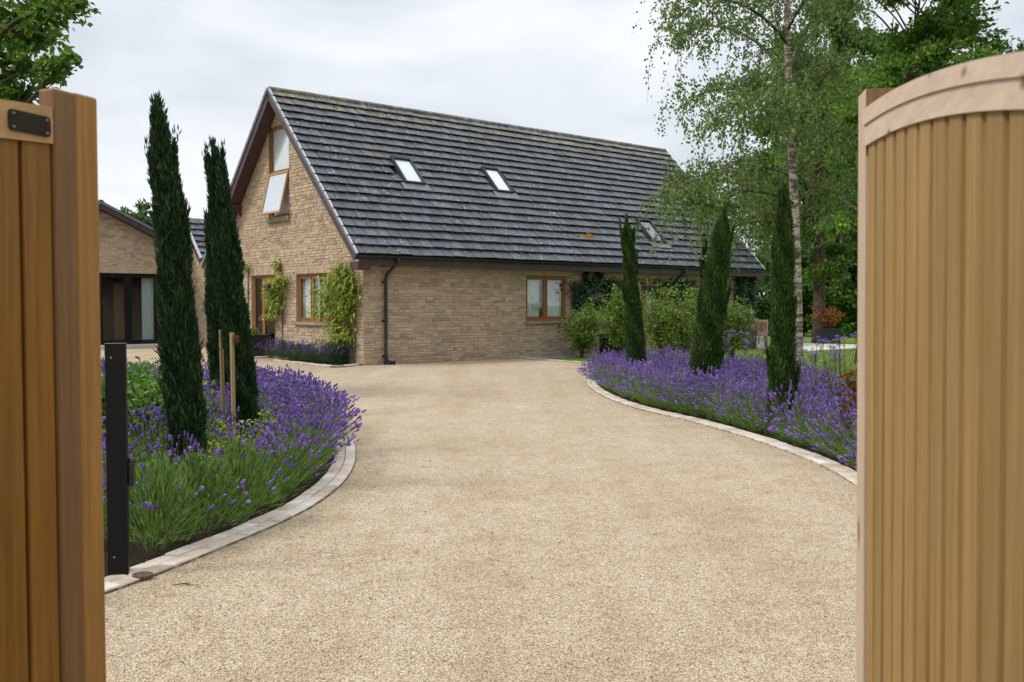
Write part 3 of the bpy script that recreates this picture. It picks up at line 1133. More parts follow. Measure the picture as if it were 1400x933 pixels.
def downpipe(s):
    mb = MB()
    a = H(s, -EO - .066, HE - .06)
    w0 = H(s, -.10, 0)
    pts = [a, a - UP * .09, H(s - .03, -EO + .05, HE - .25), H(s - .13, -.16, HE - .43), H(s - .14, -.10, HE - .55), H(s - .14, -.10, 1.2), H(s - .14, -.10, .16), H(s - .12, -.16, .06)]
    mb.tube(pts, .042, 12)
    d = mb.build('downpipe', M['black'], house, smooth=True)
    for z in (2.0, 1.05, .18):
        m = MB()
        m.tube([H(s - .14, -.10, z), H(s - .14, -.10, z + .07)], .05, 12)
        m.box(H(s - .21, -.06, z + .015), VV * .14, UU * .045, UP * .04)
        m.build('clip', M['black'], d)
    m = MB(); m.cbox(H(s - .10, -.20, .0), .22, .2, .10, 0, PSI)
    m.build('gully', M['lead'], d, bevel=.01)
downpipe(.72)
downpipe(11.6)

# porch lamp by the door
mb = MB()
q = HIT(381, 392, CC + NG * .02, NG)
mb.box(q - UU * .06 - UP * .1, UU * .12, UP * .2, NG * .03)
mb.tube([q + NG * .03, q + NG * .18 + UP * .06, q + NG * .32 + UP * .06], .014, 6)
lm = mb.build('porch_lamp', M['black'], house)
mb = MB()
cc = q + NG * .32
rg = lambda r, z: [cc + (VV * math.cos(x) + UU * math.sin(x)) * r + UP * z for x in np.arange(12) * PI / 6]
V = rg(.02, .08) + rg(.06, .05) + rg(.16, -.02) + rg(.15, -.035)
mb.add(V, [[a * 12 + i, a * 12 + (i + 1) % 12, (a + 1) * 12 + (i + 1) % 12, (a + 1) * 12 + i] for a in range(3) for i in range(12)])
mb.build('lamp_shade', M['black'], lm)

# vase on the long window's sill
mb = MB()
sc = win_long[0] + (win_long[2] - win_long[0]) * .35
vb = H(sc, .20, win_long[1] + .03)
prof = [(.03, 0), (.055, .05), (.06, .14), (.035, .24), (.045, .28)]
V = [vb + (VV * math.cos(x) + UU * math.sin(x)) * r + UP * z for r, z in prof for x in np.arange(10) * PI / 5]
mb.add(V, [[a * 10 + i, a * 10 + (i + 1) % 10, (a + 1) * 10 + (i + 1) % 10, (a + 1) * 10 + i] for a in range(4) for i in range(10)])
vs = tag(mb.build('vase', plain('white_china', (.7, .7, .68), .3, .5, .03), smooth=True, origin=vb), 'white vase of pale flowers standing inside the long wall window', 'vase')
mb = MB()
n = 160
P = vb + UP * .38 + RNG.standard_normal((n, 3)) * .065
mb.leaves(P, RNG.standard_normal((n, 3)), RNG.standard_normal((n, 3)), .06, .045)
mb.build('flowers', foliage('white_petal', (.4, .5, .3), (.6, .62, .5), (.75, .75, .68)), vs)

# ------------------------------------------------------------------ annex behind the cypresses
A0 = G(137, 476)                                        # foot of the wall below its apex
annex = thing('annex', A0, 'low stone annex with a shallow gable and black framed glass doors behind the left cypresses', 'building')
AW, AE, AR = 3.55, 3.02, 4.86                           # half width, eave, ridge
out = [(-AW, 0), (AW, 0), (AW, AE - .1), (0, AR - .1), (-AW, AE - .1)]
NA = NL
def sz_an(px, py):
    q = HIT(px, py, A0, NA)
    return float(np.dot(q - A0, VV)), float(q[2])
dg = (-.02, .10, 3.0, sz_an(170, 374)[1])
panel('wall', A0, VV, NA, out, [dg], annex, seed=21, lintels=[dg])
for s_, nr in ((AW, VV), (-AW, NG)):
    panel('wall', A0 + VV * s_, UU, nr, [(0, 0), (6, 0), (6, AE - .1), (0, AE - .1)], [], annex, seed=22, stones=False)
slp = math.hypot(AW + .3, AR - AE + .0)
for sd in (1, -1):
    o = A0 + VV * (AW + .3) * sd + UP * AE - UU * .35
    upv = nz(-VV * sd * (AW + .3) + UP * (AR - AE))
    nm = np.cross(UU, upv); nm = nm if nm[2] > 0 else -nm
    mb = MB()
    mb.box(o - nm * .1, UU * 6.5, upv * slp, nm * .095, 1)
    tiles(mb, o, UU, upv, nm, 6.5, slp, 13, .33, 30 + sd)
    mb.build('roof', [M['tile'], M['under']], annex)
    mb = MB(); mb.box(o - nm * .16 - UU * .03, upv * (slp - .05), nm * .15, UU * .028)
    b = mb.build('bargeboard', M['barge'], annex)
    mb = MB(); mb.box(o - nm * .0 - UU * .06, upv * slp, nm * .085, UU * .058)
    mb.build('verge_trim', M['verge'], b)
    mb = MB(); mb.box(o - nm * .15, upv * (slp - .1), nm * .045, UU * .34)
    mb.build('soffit', M['soffit'], b)
mb = MB(); mb.tube([A0 + UP * (AR + .03) - UU * .36, A0 + UP * (AR + .03) + UU * 6], .11, 10, 0)
mb.build('ridge', M['tile'], annex)
# black framed glass doors
Wn = lambda s, z, d=0: A0 + VV * s + UP * z + NA * d
mb = MB()
frame_bars(mb, Wn, dg[0] + .004, dg[1] + .004, dg[2] - .004, dg[3] - .004, .075, -.12, -.05)
for q in (.98, 2.0):
    mb.box(Wn(q - .06, dg[1] + .08, -.118), VV * .12, UP * (dg[3] - dg[1] - .16), NA * .07)
gd = mb.build('glass_door', M['blackmetal'], annex, bevel=.004)
for (p, q) in ((dg[0] + .08, .92), (1.04, 1.94), (2.06, dg[2] - .08)):
    m = MB()
    frame_bars(m, Wn, p + .003, dg[1] + .083, q - .003, dg[3] - .083, .06, -.11, -.06)
    m.build('leaf_frame', M['blackmetal'], gd, bevel=.003)
    m = MB(); m.box(Wn(p + .05, dg[1] + .13, -.088), VV * (q - p - .1), UP * (dg[3] - dg[1] - .26), NA * .006)
    m.build('pane', M['glass_dark'], gd)
mb = MB()
xs = np.linspace(1.5, 2.1, 40)
dp = -.22 + .05 * np.sin(np.arange(40) * 1.3)
A = np.array([Wn(x, dg[1] + .03, d) for x, d in zip(xs, dp)]); B = np.array([Wn(x, dg[3] - .02, d) for x, d in zip(xs, dp)])
mb.add(np.vstack([A, B]), [[i, i + 1, 40 + i + 1, 40 + i] for i in range(39)])
mb.build('curtain', plain('mint_curtain', (.78, .86, .80), .9, .1, .05), gd, smooth=True)
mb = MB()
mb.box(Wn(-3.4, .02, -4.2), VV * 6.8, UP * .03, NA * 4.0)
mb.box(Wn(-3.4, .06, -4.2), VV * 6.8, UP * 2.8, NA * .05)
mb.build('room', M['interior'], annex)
mb = MB()
mb.box(Wn(.62, .1, -.5), VV * .55, UP * 2.1, NA * .06)
mb.box(Wn(.70, .3, -.44), VV * .38, UP * .6, NA * .02)
mb.build('inner_door', M['inner_door'], annex, bevel=.006)
mb = MB(); mb.box(Wn(-3.2, 0, .05), VV * 6.6, UP * .10, NA * .8)
mb.build('threshold', M['paving'], annex, bevel=.01)

# link range with its own roof between annex and house
K0 = AT(277, 476, 33.0) + VV * .3 + UU * .3; K0[2] = 0
LW, LE, LR, LL = 1.2, 3.02, 4.52, 4.6
lo = [(0, 0), (2 * LW, 0), (2 * LW, LE - .1), (LW, LR - .1), (0, LE - .1)]
panel('wall', K0, UU, NG, lo, [], annex, seed=41)
kd = (.10, .12, 1.4, 2.4)
panel('wall', K0, VV, NL, [(0, 0), (LL, 0), (LL, LE - .12), (0, LE - .12)], [kd], annex, seed=42, lintels=[kd])
window(K0, VV, NL, kd, annex, [.5], M['frame'], False, None)
sl2 = math.hypot(LW + .3, LR - LE)
for sd in (1, -1):
    o = K0 - VV * .3 + (UU * -.3 if sd > 0 else UU * (2 * LW + .3)) + UP * LE
    upv = nz(UU * sd * (LW + .3) + UP * (LR - LE))
    nm = np.cross(VV, upv); nm = nm if nm[2] > 0 else -nm
    mb = MB()
    mb.box(o - nm * .1, VV * (LL + .3), upv * sl2, nm * .095, 1)
    tiles(mb, o, VV, upv, nm, LL + .3, sl2, 7, .33, 50 + sd)
    mb.build('roof', [M['tile'], M['under']], annex)
    mb = MB(); mb.box(o - nm * .18 - VV * .03, upv * (sl2 - .05), nm * .17, VV * .028)
    b = mb.build('bargeboard', M['barge'], annex)
    mb = MB(); mb.box(o - nm * .0 - VV * .06, upv * sl2, nm * .085, VV * .058)
    mb.build('verge_trim', M['vergecap'], b)
    mb = MB(); mb.tube([o - VV * .02 - UU * .05 * sd - UP * .03, o + VV * LL - UU * .05 * sd - UP * .03], .055, 8)
    mb.build('gutter', M['black'], annex)

# ------------------------------------------------------------------ gates
def leaf_gate(origin, e, nrm, tilt, parts, label, name='gate'):
    g = thing(name, (origin[0], origin[1], 0), label, 'gate')
    return g

# left leaf: honey boards, brown stile, paler cover strip, dark mesh plate on the top rail
e_l = nz(np.array([-.35, -.937, 0])); n_l = np.array([.937, -.35, 0]); n_l = nz(n_l)
O_l = AT(101, 300, 2.27); O_l[2] = 0
gl = thing('gate', O_l, 'honey coloured boarded gate leaf with a dark plate on its top rail', 'gate')
def l_of(px, O, e):
    """distance along e at which the leaf plane is seen at pixel column px"""
    k = (px - 700) / FPX
    return (k * O[1] - O[0]) / (e[0] - k * e[1])
ls = l_of(73.6, O_l, e_l); lst = l_of(135, O_l, e_l)
rail_top = 1.955
mb = MB(); mb.box(O_l + UP * .05 + n_l * -.035, e_l * ls, UP * (AT(88, 125.5, 2.25)[2] - .05), n_l * .047)
mb.build('stile', M['gate_left_stile'], gl, bevel=.006)
mb = MB(); mb.box(O_l + UP * .05 - e_l * .001 + n_l * -.040, e_l * (lst + .001), UP * (AT(115, 130, 2.3)[2] - .05), n_l * .048)
mb.build('cover_strip', M['gate_left_strip'], gl, bevel=.006)
GLEN = 1.75
mb = MB()
l = ls + .002
pitch = .088
while l < GLEN:
    w = pitch * random.uniform(.97, 1.03)
    mb.box(O_l + e_l * (l + .002) + UP * .06 + n_l * -.02, e_l * (w - .010), UP * 1.86, n_l * (.024 + random.uniform(-.0015, .0015)), 0, random.random())
    l += w
mb.box(O_l + e_l * ls + UP * .06 - n_l * .034, e_l * (GLEN - ls), UP * 1.84, n_l * .012, 0, .2)
mb.build('board_panel', M['gate_left'], gl, bevel=.0035)
mb = MB()
zt0 = AT(72, 149, 2.22)[2]
for k in range(16):
    a0 = ls + .002 + (GLEN - ls) * k / 16; a1 = ls + .002 + (GLEN - ls) * (k + 1) / 16
    f0 = (a0 - ls); f1 = (a1 - ls)
    t0 = zt0 - .055 * f0 - .04 * f0 * f0; t1 = zt0 - .055 * f1 - .04 * f1 * f1
    th = .082
    V = []
    for (aa, tt) in ((a0, t0), (a1, t1)):
        for d in (-.03, .0105):
            V += [O_l + e_l * aa + UP * (tt - th) + n_l * d, O_l + e_l * aa + UP * tt + n_l * d]
    # 0 b-,1 t-,2 b+,3 t+ ; 4..7
    F = [[2, 3, 7, 6], [0, 4, 5, 1], [1, 5, 7, 3], [0, 2, 6, 4]]
    if k == 0: F.append([0, 1, 3, 2])
    if k == 15: F.append([4, 6, 7, 5])
    mb.add(V, F, 0, .6)
mb.build('top_rail', M['gate_left_rail'], gl)
mb = MB()
mb.box(O_l + e_l * (ls + .01) + UP * .3 - n_l * .075, e_l * (GLEN - ls - .02), UP * .1, n_l * .04)
mb.build('back_rail', M['gate_left'], gl, bevel=.004)
# dark plate
q0 = l_of(67.5, O_l, e_l); q1 = l_of(11, O_l, e_l)
zp = AT(40, 171, 2.16)[2]
W = abs(q1 - q0) / 2; Hh = .0225; cr = .009
c = O_l + e_l * ((q0 + q1) / 2) + UP * zp + n_l * .011
pl = []
for (sx, sz, a0) in ((1, 1, 0), (-1, 1, PI / 2), (-1, -1, PI), (1, -1, 1.5 * PI)):
    for x in np.linspace(a0, a0 + PI / 2, 5):
        pl.append(((W - cr) * sx + cr * math.cos(x), (Hh - cr) * sz + cr * math.sin(x)))
mb = MB()
k = len(pl)
V = [c + e_l * x + UP * z for x, z in pl] + [c + e_l * x + UP * z + n_l * .004 for x, z in pl]
mb.add(V, [[i, (i + 1) % k, k + (i + 1) % k, k + i] for i in range(k)])
mb.add(V, [list(range(k, 2 * k))])
mp = mb.build('plate', M['plate'], gl)
for sx in (-1, 1):
    for sz in (-1, 1):
        mb = MB()
        p = c + e_l * sx * (W - .011) + UP * sz * (Hh - .008) + n_l * .004
        mb.tube([p, p + n_l * .0025], .0026, 8)
        mb.build('screw', M['screw'], mp)

# right leaf: pale boards under an arched rail
e_r = nz(np.array([-.172, -.985, 0])); n_r = nz(np.array([-.985, .172, 0]))
O_r = AT(1182.5, 300, 2.6); O_r[2] = 0
gr = thing('gate', O_r, 'pale boarded gate leaf with an arched top rail, right of the drive', 'gate')
def tl(p):                                              # the leaf leans out a touch
    p = np.array(p, float); p = p + np.array([.0095, 0, 0]) * (1.9 - p[2]); return p
sw = -l_of(1171.5, O_r, e_r)
mb = MB(); mb.box(O_r + UP * .05 - e_r * sw - n_r * .082, e_r * sw, UP * (AT(1177, 126, 2.64)[2] - .05), n_r * .085)
mb.v = [np.array([tl(p) for p in v]) for v in mb.v]
st = mb.build('stile', M['gate_right_stile'], gr, bevel=.004)
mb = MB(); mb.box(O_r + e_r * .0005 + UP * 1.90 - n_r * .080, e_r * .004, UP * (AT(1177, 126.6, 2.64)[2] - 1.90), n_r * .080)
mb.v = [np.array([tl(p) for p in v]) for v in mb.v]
mb.build('stile_edge', M['stile_end_groove_shade'], st)
ltop = np.array([0, .335, .665, .955, 1.215, 1.75]); ztop = np.array([2.018, 1.993, 1.957, 1.913, 1.862, 1.74])
lbot = np.array([0, .565, .955, 1.215, 1.75]); zbot = np.array([1.921, 1.88, 1.828, 1.78, 1.662])
cf_t = np.polyfit(ltop, ztop, 3); cf_b = np.polyfit(lbot, zbot, 3)
mb = MB(); m2 = MB()
ll = np.linspace(.004, 1.75, 36)
def strip(mb, lo_, hi_, d0, d1, mat=0):
    V = []
    for x in ll:
        for d in (d0, d1):
            V += [tl(O_r + e_r * x + UP * lo_(x) + n_r * d), tl(O_r + e_r * x + UP * hi_(x) + n_r * d)]
    F = []
    for i in range(len(ll) - 1):
        a = i * 4; b = a + 4
        F += [[a + 2, a + 3, b + 3, b + 2], [a, b, b + 1, a + 1], [a + 1, b + 1, b + 3, a + 3], [a, a + 2, b + 2, b]]
    n = len(ll) * 4
    F += [[0, 1, 3, 2], [n - 4, n - 2, n - 1, n - 3]]
    mb.add(V, F, mat, .7)
fb = lambda x: np.polyval(cf_b, x); ft = lambda x: np.polyval(cf_t, x)
fm = lambda x: fb(x) + (ft(x) - fb(x)) * .56
strip(mb, fb, fm, -.05, .004)
strip(mb, lambda x: fm(x) + .0008, ft, -.054, .009)
mb.build('top_rail', M['gate_right_rail'], gr)
mb = MB()
l = .006
while l < 1.73:
    w = .112 * random.uniform(.98, 1.02)
    V = []
    for x, d in ((l + .007, -.028), (l + .016, -.003), (l + w - .016, -.003), (l + w - .007, -.028)):
        V.append((x, d))
    lowz = .06
    P = [tl(O_r + e_r * x + UP * lowz + n_r * d) for x, d in V] + [tl(O_r + e_r * x + UP * (fb(x) + .015) + n_r * d) for x, d in V]
    P += [tl(O_r + e_r * V[3][0] + UP * lowz + n_r * -.03), tl(O_r + e_r * V[0][0] + UP * lowz + n_r * -.03),
          tl(O_r + e_r * V[3][0] + UP * (fb(l + w) + .015) + n_r * -.03), tl(O_r + e_r * V[0][0] + UP * (fb(l) + .015) + n_r * -.03)]
    mb.add(P, [[0, 1, 5, 4], [1, 2, 6, 5], [2, 3, 7, 6], [3, 8, 10, 7], [9, 0, 4, 11], [8, 9, 11, 10]], 0, random.random())
    l += w
mb.box(tl(O_r + e_r * .004 + UP * .08 - n_r * .048), e_r * 1.7, tl(O_r + UP * 1.62) - tl(O_r + UP * .08), n_r * .014, 1, .0)  # backing in a darker colour, painting the shade of the board grooves
mb.build('board_panel', [M['gate_right'], M['stile_end_groove_shade']], gr)
mb = MB()
mb.box(O_r + e_r * .01 + UP * .3 - n_r * .078, e_r * 1.7, UP * .1, n_r * .045)
mb.build('back_rail', M['gate_right_rail'], gr, bevel=.004)

# black metal gate stop post with latch box
pb = G(163, 788)
post = thing('gate_post', pb, 'black square metal post with a latch box, beside the lavender at the kerb', 'post')
rzp = math.radians(18)
hp = AT(160, 471, pb[1])[2]
mb = MB(); mb.cbox(pb, .105, .105, hp, 0, rzp)
mb.build('column', M['blackmetal'], post, bevel=.004)
mb = MB(); mb.cbox(pb + UP * hp, .112, .112, .006, 0, rzp)
mb.build('cap', M['blackmetal'], post, bevel=.002)
mb = MB()
a = np.array([math.cos(rzp), math.sin(rzp), 0])
b = np.array([-math.sin(rzp), math.cos(rzp), 0])
mb.box(pb + a * .053 - b * .03 + UP * .50, a * .035, b * .06, UP * .13)
lb = mb.build('latch_box', M['black'], post, bevel=.008)
mb = MB(); mb.tube([pb + a * .05 + UP * .62, pb + a * .088 + UP * .645], .022, 10)
mb.build('latch_roller', M['black'], lb, smooth=True)
for z in (hp - .07, .12):
    mb = MB()
    p = pb - b * .0525 - a * .02 + UP * z
    mb.tube([p, p - b * .004], .006, 8)
    mb.build('bolt', M['screw'], post)

# rusty round cap in the kerb
cp = G(195, 786, .028)
mb = MB()
an = np.arange(24) * PI / 12
rg = lambda r, z: [cp + np.array([math.cos(x) * r, math.sin(x) * r, z]) for x in an]
V = rg(.055, -.01) + rg(.055, .003) + rg(.045, .006) + rg(.040, -.001) + rg(.012, .0) + rg(.010, .005) + rg(.001, .005)
mb.add(V, [[a_ * 24 + i, a_ * 24 + (i + 1) % 24, (a_ + 1) * 24 + (i + 1) % 24, (a_ + 1) * 24 + i] for a_ in range(6) for i in range(24)])
tag(mb.build('drain_cap', M['rust'], smooth=False, origin=cp), 'small round rusty metal cap set in the left kerb near the black post', 'drain cap')
# twig on the gravel
mb = MB()
tp = G(250, 800, .012)
mb.tube([tp + np.array([-.05, 0, 0]), tp + np.array([0, .006, .006]), tp + np.array([.06, -.004, .0])], [.003, .004, .002], 5)
mb.tube([tp + np.array([0, .006, .006]), tp + np.array([.035, .03, .004])], [.003, .0015], 5)
tag(mb.build('twig', M['bark'], origin=tp), 'dark twig lying on the gravel in front of the left kerb', 'twig')

# ------------------------------------------------------------------ loose pebbles on the drive near the gate
def pebbles(n, y0, y1):
    base = np.array([[1, 0, 0], [-1, 0, 0], [0, 1, 0], [0, -1, 0], [0, 0, 1], [0, 0, -.2]], float)
    tri = np.array([[0, 2, 4], [2, 1, 4], [1, 3, 4], [3, 0, 4]])
    y = y0 + (y1 - y0) * RNG.random(n) ** 1.5
    x = RNG.uniform(-1, 1, n) * (.46 * y + .2)
    P = np.stack([x, y], 1)
    kx = np.interp(y, KL[:, 1], KL[:, 0]); kxr = np.interp(y, KR[:90, 1], KR[:90, 0])
    ok = (x > kx + .01) & (x < kxr - .01)
    P = P[ok]; n = len(P)
    r = RNG.uniform(.0018, .0048, n)
    an = RNG.uniform(0, 2 * PI, n)
    c, s = np.cos(an), np.sin(an)
    el = RNG.uniform(.7, 1.5, n)
    B = base[None] * np.stack([r * el, r, r * .75], 1)[:, None, :]
    V = np.empty((n, 6, 3))
    V[..., 0] = B[..., 0] * c[:, None] - B[..., 1] * s[:, None] + P[:, 0:1]
    V[..., 1] = B[..., 0] * s[:, None] + B[..., 1] * c[:, None] + P[:, 1:2]
    V[..., 2] = B[..., 2] + .006
    F = (tri[None] + (np.arange(n) * 6)[:, None, None]).reshape(-1, 3)
    mb = MB(); mb.add(V.reshape(-1, 3), F, 0, np.repeat(RNG.random(n), 4))
    o = mb.build('gravel_stones', M['pebble'])
    tag(o, 'loose cream gravel stones scattered over the drive', 'gravel', kind='stuff')
pebbles(130000, 2.6, 9.0)

def litter(n):
    r = np.random.default_rng(77)
    mb = MB(); P = []
    while len(P) < n:
        if r.random() < .6:
            K = KL if r.random() < .5 else KR
            k = K[r.integers(8, len(K) - 30)]
            p = np.array([k[0] + (1 if K is KL else -1) * abs(r.normal(0, .35)), k[1] + r.normal(0, .1)])
        else:
            p = np.array([r.uniform(-2.5, 2.6), r.uniform(3.2, 18)])
        if inside(drive_pts, p) and not inside(bedL, p) and not inside(bedR, p): P.append([p[0], p[1], .014])
    P = np.array(P)
    D = r.standard_normal((n, 3)) * [1, 1, .15]
    mb.leaves(P, D, np.tile(UP, (n, 1)) + r.standard_normal((n, 3)) * .3, r.uniform(.010, .035, n), r.uniform(.006, .016, n), (r.random(n) < .3).astype(int))
    lit = foliage('dry_leaf', (.06, .035, .015), (.13, .08, .03), (.24, .16, .06), .2)
    tag(mb.build('leaf_litter', [lit, M['lav_flower']]), 'dry leaf crumbs and fallen lavender petals on the drive', 'leaf litter', kind='stuff')
litter(420)

# ------------------------------------------------------------------ lavender
def lav_template(nf, nl, spread, seed, hgt=.55, tall=1.25, loose=1.0):
    r = np.random.default_rng(seed)
    mb = MB()
    # foliage: narrow leaves over a dome
    u = r.random(nl) ** .5
    th = r.uniform(0, 2 * PI, nl)
    el = r.uniform(.05, 1.0, nl)
    d = np.stack([np.cos(th) * np.cos(el * PI / 2), np.sin(th) * np.cos(el * PI / 2), np.sin(el * PI / 2)], 1)
    P = d * (u * .20)[:, None] * np.array([spread, spread, tall]) + np.array([0, 0, .03])
    D = d + r.standard_normal((nl, 3)) * .25 + np.array([0, 0, .55])
    mb.leaves(P, D, r.standard_normal((nl, 3)), r.uniform(.045, .105, nl), r.uniform(.0045, .008, nl), 0, r.random(nl))
    # flower stems and heads
    for i in range(nf):
        th = r.uniform(0, 2 * PI); q = r.random() ** .65
        out = np.array([math.cos(th), math.sin(th), 0])
        L = hgt * r.uniform(.80, 1.1) * (1 - .15 * q)
        lean = (.95 + .5 * q * q * loose) * q * spread
        d0 = nz(out * lean * .7 + UP); d1 = nz(out * lean * 1.15 + UP + r.standard_normal(3) * .10)
        b = out * .06 * q
        m_ = b + d0 * L * .55
        t_ = m_ + d1 * L * .45
        sd = nz(np.cross(d1, r.standard_normal(3)))
        w = .0022
        V = [b - sd * w, b + sd * w, m_ + sd * w, m_ - sd * w, t_ + sd * w * .7, t_ - sd * w * .7]
        mb.add(V, [[0, 1, 2, 3], [3, 2, 4, 5]], 0, r.uniform(.3, .8))
        hl = r.uniform(.026, .058); hr = r.uniform(.0078, .0135)
        X = nz(np.cross(d1, [.3, .5, .2])); Y = np.cross(d1, X)
        rings = []
        for k, (f, rr_) in enumerate(((0, .55), (.28, 1.0), (.40, .72), (.62, .98), (.80, .70), (1.0, .12))):
            for a in range(5):
                an = a * 2 * PI / 5 + k * .6
                rings.append(t_ + d1 * hl * f + (X * math.cos(an) + Y * math.sin(an)) * hr * rr_ * r.uniform(.75, 1.25))
        F = [[k * 5 + a, k * 5 + (a + 1) % 5, (k + 1) * 5 + (a + 1) % 5, (k + 1) * 5 + a] for k in range(5) for a in range(5)]
        c = r.random()
        mb.add(rings, F, 1, np.clip(c * .6 + .4 * r.random(len(F)), 0, 1))
        if r.random() < .3:                           # a lower whorl on the stem
            p = t_ - d1 * .022
            V = [p + (X * math.cos(a) + Y * math.sin(a)) * hr * .8 for a in np.arange(5) * 2 * PI / 5] + [p + d1 * .009, p - d1 * .008]
            mb.add(V, [[a, (a + 1) % 5, 5] for a in range(5)] + [[(a + 1) % 5, a, 6] for a in range(5)], 1, c)
    # flatten
    V = np.concatenate(mb.v)
    quads = np.concatenate([f for f in mb.f if f.shape[1] == 4]); tris = [f for f in mb.f if f.shape[1] == 3]
    mq = np.concatenate([m for f, m in zip(mb.f, mb.m) if f.shape[1] == 4]); rq = np.concatenate([m for f, m in zip(mb.f, mb.r) if f.shape[1] == 4])
    tr = np.concatenate(tris) if tris else np.zeros((0, 3), int)
    mt = np.full(len(tr), 1); rt = np.concatenate([m for f, m in zip(mb.f, mb.r) if f.shape[1] == 3]) if tris else np.zeros(0)
    return V, quads, mq, rq, tr, mt, rt

RICH = [lav_template(n_, 480, 1.0, 100 + i) for i, n_ in enumerate((78, 92, 70, 84))]
DENSE = [lav_template(n_, 300, 1.0, 130 + i) for i, n_ in enumerate((132, 148, 124))]
SPILL = [lav_template(n_, 240, 1.25, 190 + i, .53, 1.0, 2.0) for i, n_ in enumerate((108, 120, 98, 112))]
GREEN = [lav_template(n_, 1700, 1.25, 160 + i, .50, 2.0) for i, n_ in enumerate((20, 28, 36, 24))]

def lav_place(mb, tpl, x, y, sc, z0=.03, tint=0):
    V, q, mq, rq, tr, mt, rt = tpl
    an = RNG.uniform(0, 2 * PI)
    c, s = math.cos(an), math.sin(an)
    lx, ly = RNG.normal(0, .06, 2)
    W = V.copy() * sc
    R = np.stack([W[:, 0] * c - W[:, 1] * s + W[:, 2] * lx + x, W[:, 0] * s + W[:, 1] * c + W[:, 2] * ly + y, W[:, 2] * RNG.uniform(.92, 1.08) + z0], 1)
    mb.add(R, q, mq, np.clip(rq + tint, 0, 1))
    if len(tr):
        mb.n -= len(R); mb.v.append(np.zeros((0, 3)))
        mb.f.append(tr + mb.n); mb.m.append(mt); mb.r.append(np.clip(rt + tint, 0, 1))
        mb.n += len(R)

def fill(poly, spacing, n_try=6000, keep=None, seed=3):
    r = np.random.default_rng(seed)
    P = np.array([p[:2] for p in poly])
    lo, hi = P.min(0), P.max(0)
    pts = []
    for _ in range(n_try):
        p = lo + (hi - lo) * r.random(2)
        if keep is not None and not keep(p): continue
        if not inside(poly, p): continue
        if all((p[0] - q[0]) ** 2 + (p[1] - q[1]) ** 2 > spacing ** 2 for q in pts):
            pts.append(p)
    return pts

def kdist(path, p):
    return np.min(np.hypot(path[:, 0] - p[0], path[:, 1] - p[1]))

# left bed: greener at the front by the kerb, dense flower spikes round the far curve
CYP_L = [(AT(262, 560, 7.5)[:2], 0), (AT(341, 560, 9.3)[:2], 1), (AT(300, 500, 12.6)[:2], 2)]
shrub_spots = [AT(203, 540, 9.0)[:2], AT(165, 540, 9.5)[:2], AT(226, 540, 10.0)[:2]]
def clear_l(p):
    if any(math.hypot(p[0] - c[0], p[1] - c[1]) < .30 for c, _ in CYP_L): return False
    if any(math.hypot(p[0] - c[0], p[1] - c[1]) < .45 for c in shrub_spots): return False
    if abs(p[0] - pb[0]) < .22 and p[1] < pb[1] + .35 and p[1] > pb[1] - .3: return False
    return True
mb = MB()
row = []
dl = np.concatenate([[0], np.cumsum(np.linalg.norm(np.diff(KL, axis=0), axis=1))])
T = np.gradient(KL, axis=0); T /= np.linalg.norm(T, axis=1)[:, None]
for s in np.arange(1.6, dl[-1], .40):                  # the front row follows the kerb
    i = np.searchsorted(dl, s)
    if i >= len(KL): break
    nrm2 = np.array([-T[i, 1], T[i, 0]])
    dd = .31 if KL[i, 1] < 7.2 else .40
    p = KL[i] + nrm2 * (dd + RNG.uniform(-.04, .04))
    if clear_l(p): row.append(p)
inner = [p for p in fill(bedL, .43, keep=lambda p: clear_l(p) and p[0] > -8.5 and p[1] > 4.6 and kdist(KL, p) > .7) if all(np.hypot(*(p - q)) > .36 for q in row)]
for p in row:
    if p[1] < 7.0:
        tp = GREEN[RNG.integers(4)]
        sc = RNG.uniform(1.0, 1.16)
    elif p[1] < 8.3:
        tp = RICH[RNG.integers(4)]; sc = RNG.uniform(.95, 1.1)
    else:
        tp = DENSE[RNG.integers(3)]; sc = RNG.uniform(.94, 1.08)
    lav_place(mb, tp, p[0], p[1], sc, .03, RNG.uniform(-.1, .1))
low = []
for p in inner:
    near_c = min(math.hypot(p[0] - c[0], p[1] - c[1]) for c, _ in CYP_L)
    if near_c < .75 and kdist(KL, p) > 1.0 and RNG.random() < .55:
        low.append(p)
        continue
    tp = (RICH if RNG.random() < .75 else GREEN)[RNG.integers(4)] if p[1] < 9.5 else DENSE[RNG.integers(3)]
    lav_place(mb, tp, p[0], p[1], RNG.uniform(.82, 1.06), .03, RNG.uniform(-.15, .12))
tag(mb.build('lavender', [M['lav_leaf'], M['lav_flower']]), 'purple lavender with fresh green foliage filling the curved left bed', 'lavender', kind='stuff')

# right bed
CYP_R = [(AT(873, 500, 17.2)[:2], 0), (AT(958, 515, 14.4)[:2], 1), (AT(1069, 550, 10.9)[:2], 2)]
def clear_r(p):
    return not any(math.hypot(p[0] - c[0], p[1] - c[1]) < .27 for c, _ in CYP_R)
mb = MB()
row = []
dr = np.concatenate([[0], np.cumsum(np.linalg.norm(np.diff(KR, axis=0), axis=1))])
T = np.gradient(KR, axis=0); T /= np.linalg.norm(T, axis=1)[:, None]
for s in np.arange(1.0, dr[-1], .38):
    i = np.searchsorted(dr, s)
    if i >= len(KR): break
    p = KR[i] + np.array([T[i, 1], -T[i, 0]]) * (.31 + RNG.uniform(-.04, .04))
    if clear_r(p): row.append(p)
inner = [p for p in fill(bedR, .39, keep=lambda p: clear_r(p) and kdist(KR, p) > .6 and p[1] > 5.5, seed=8) if all(np.hypot(*(p - q)) > .34 for q in row)]
lowr = []
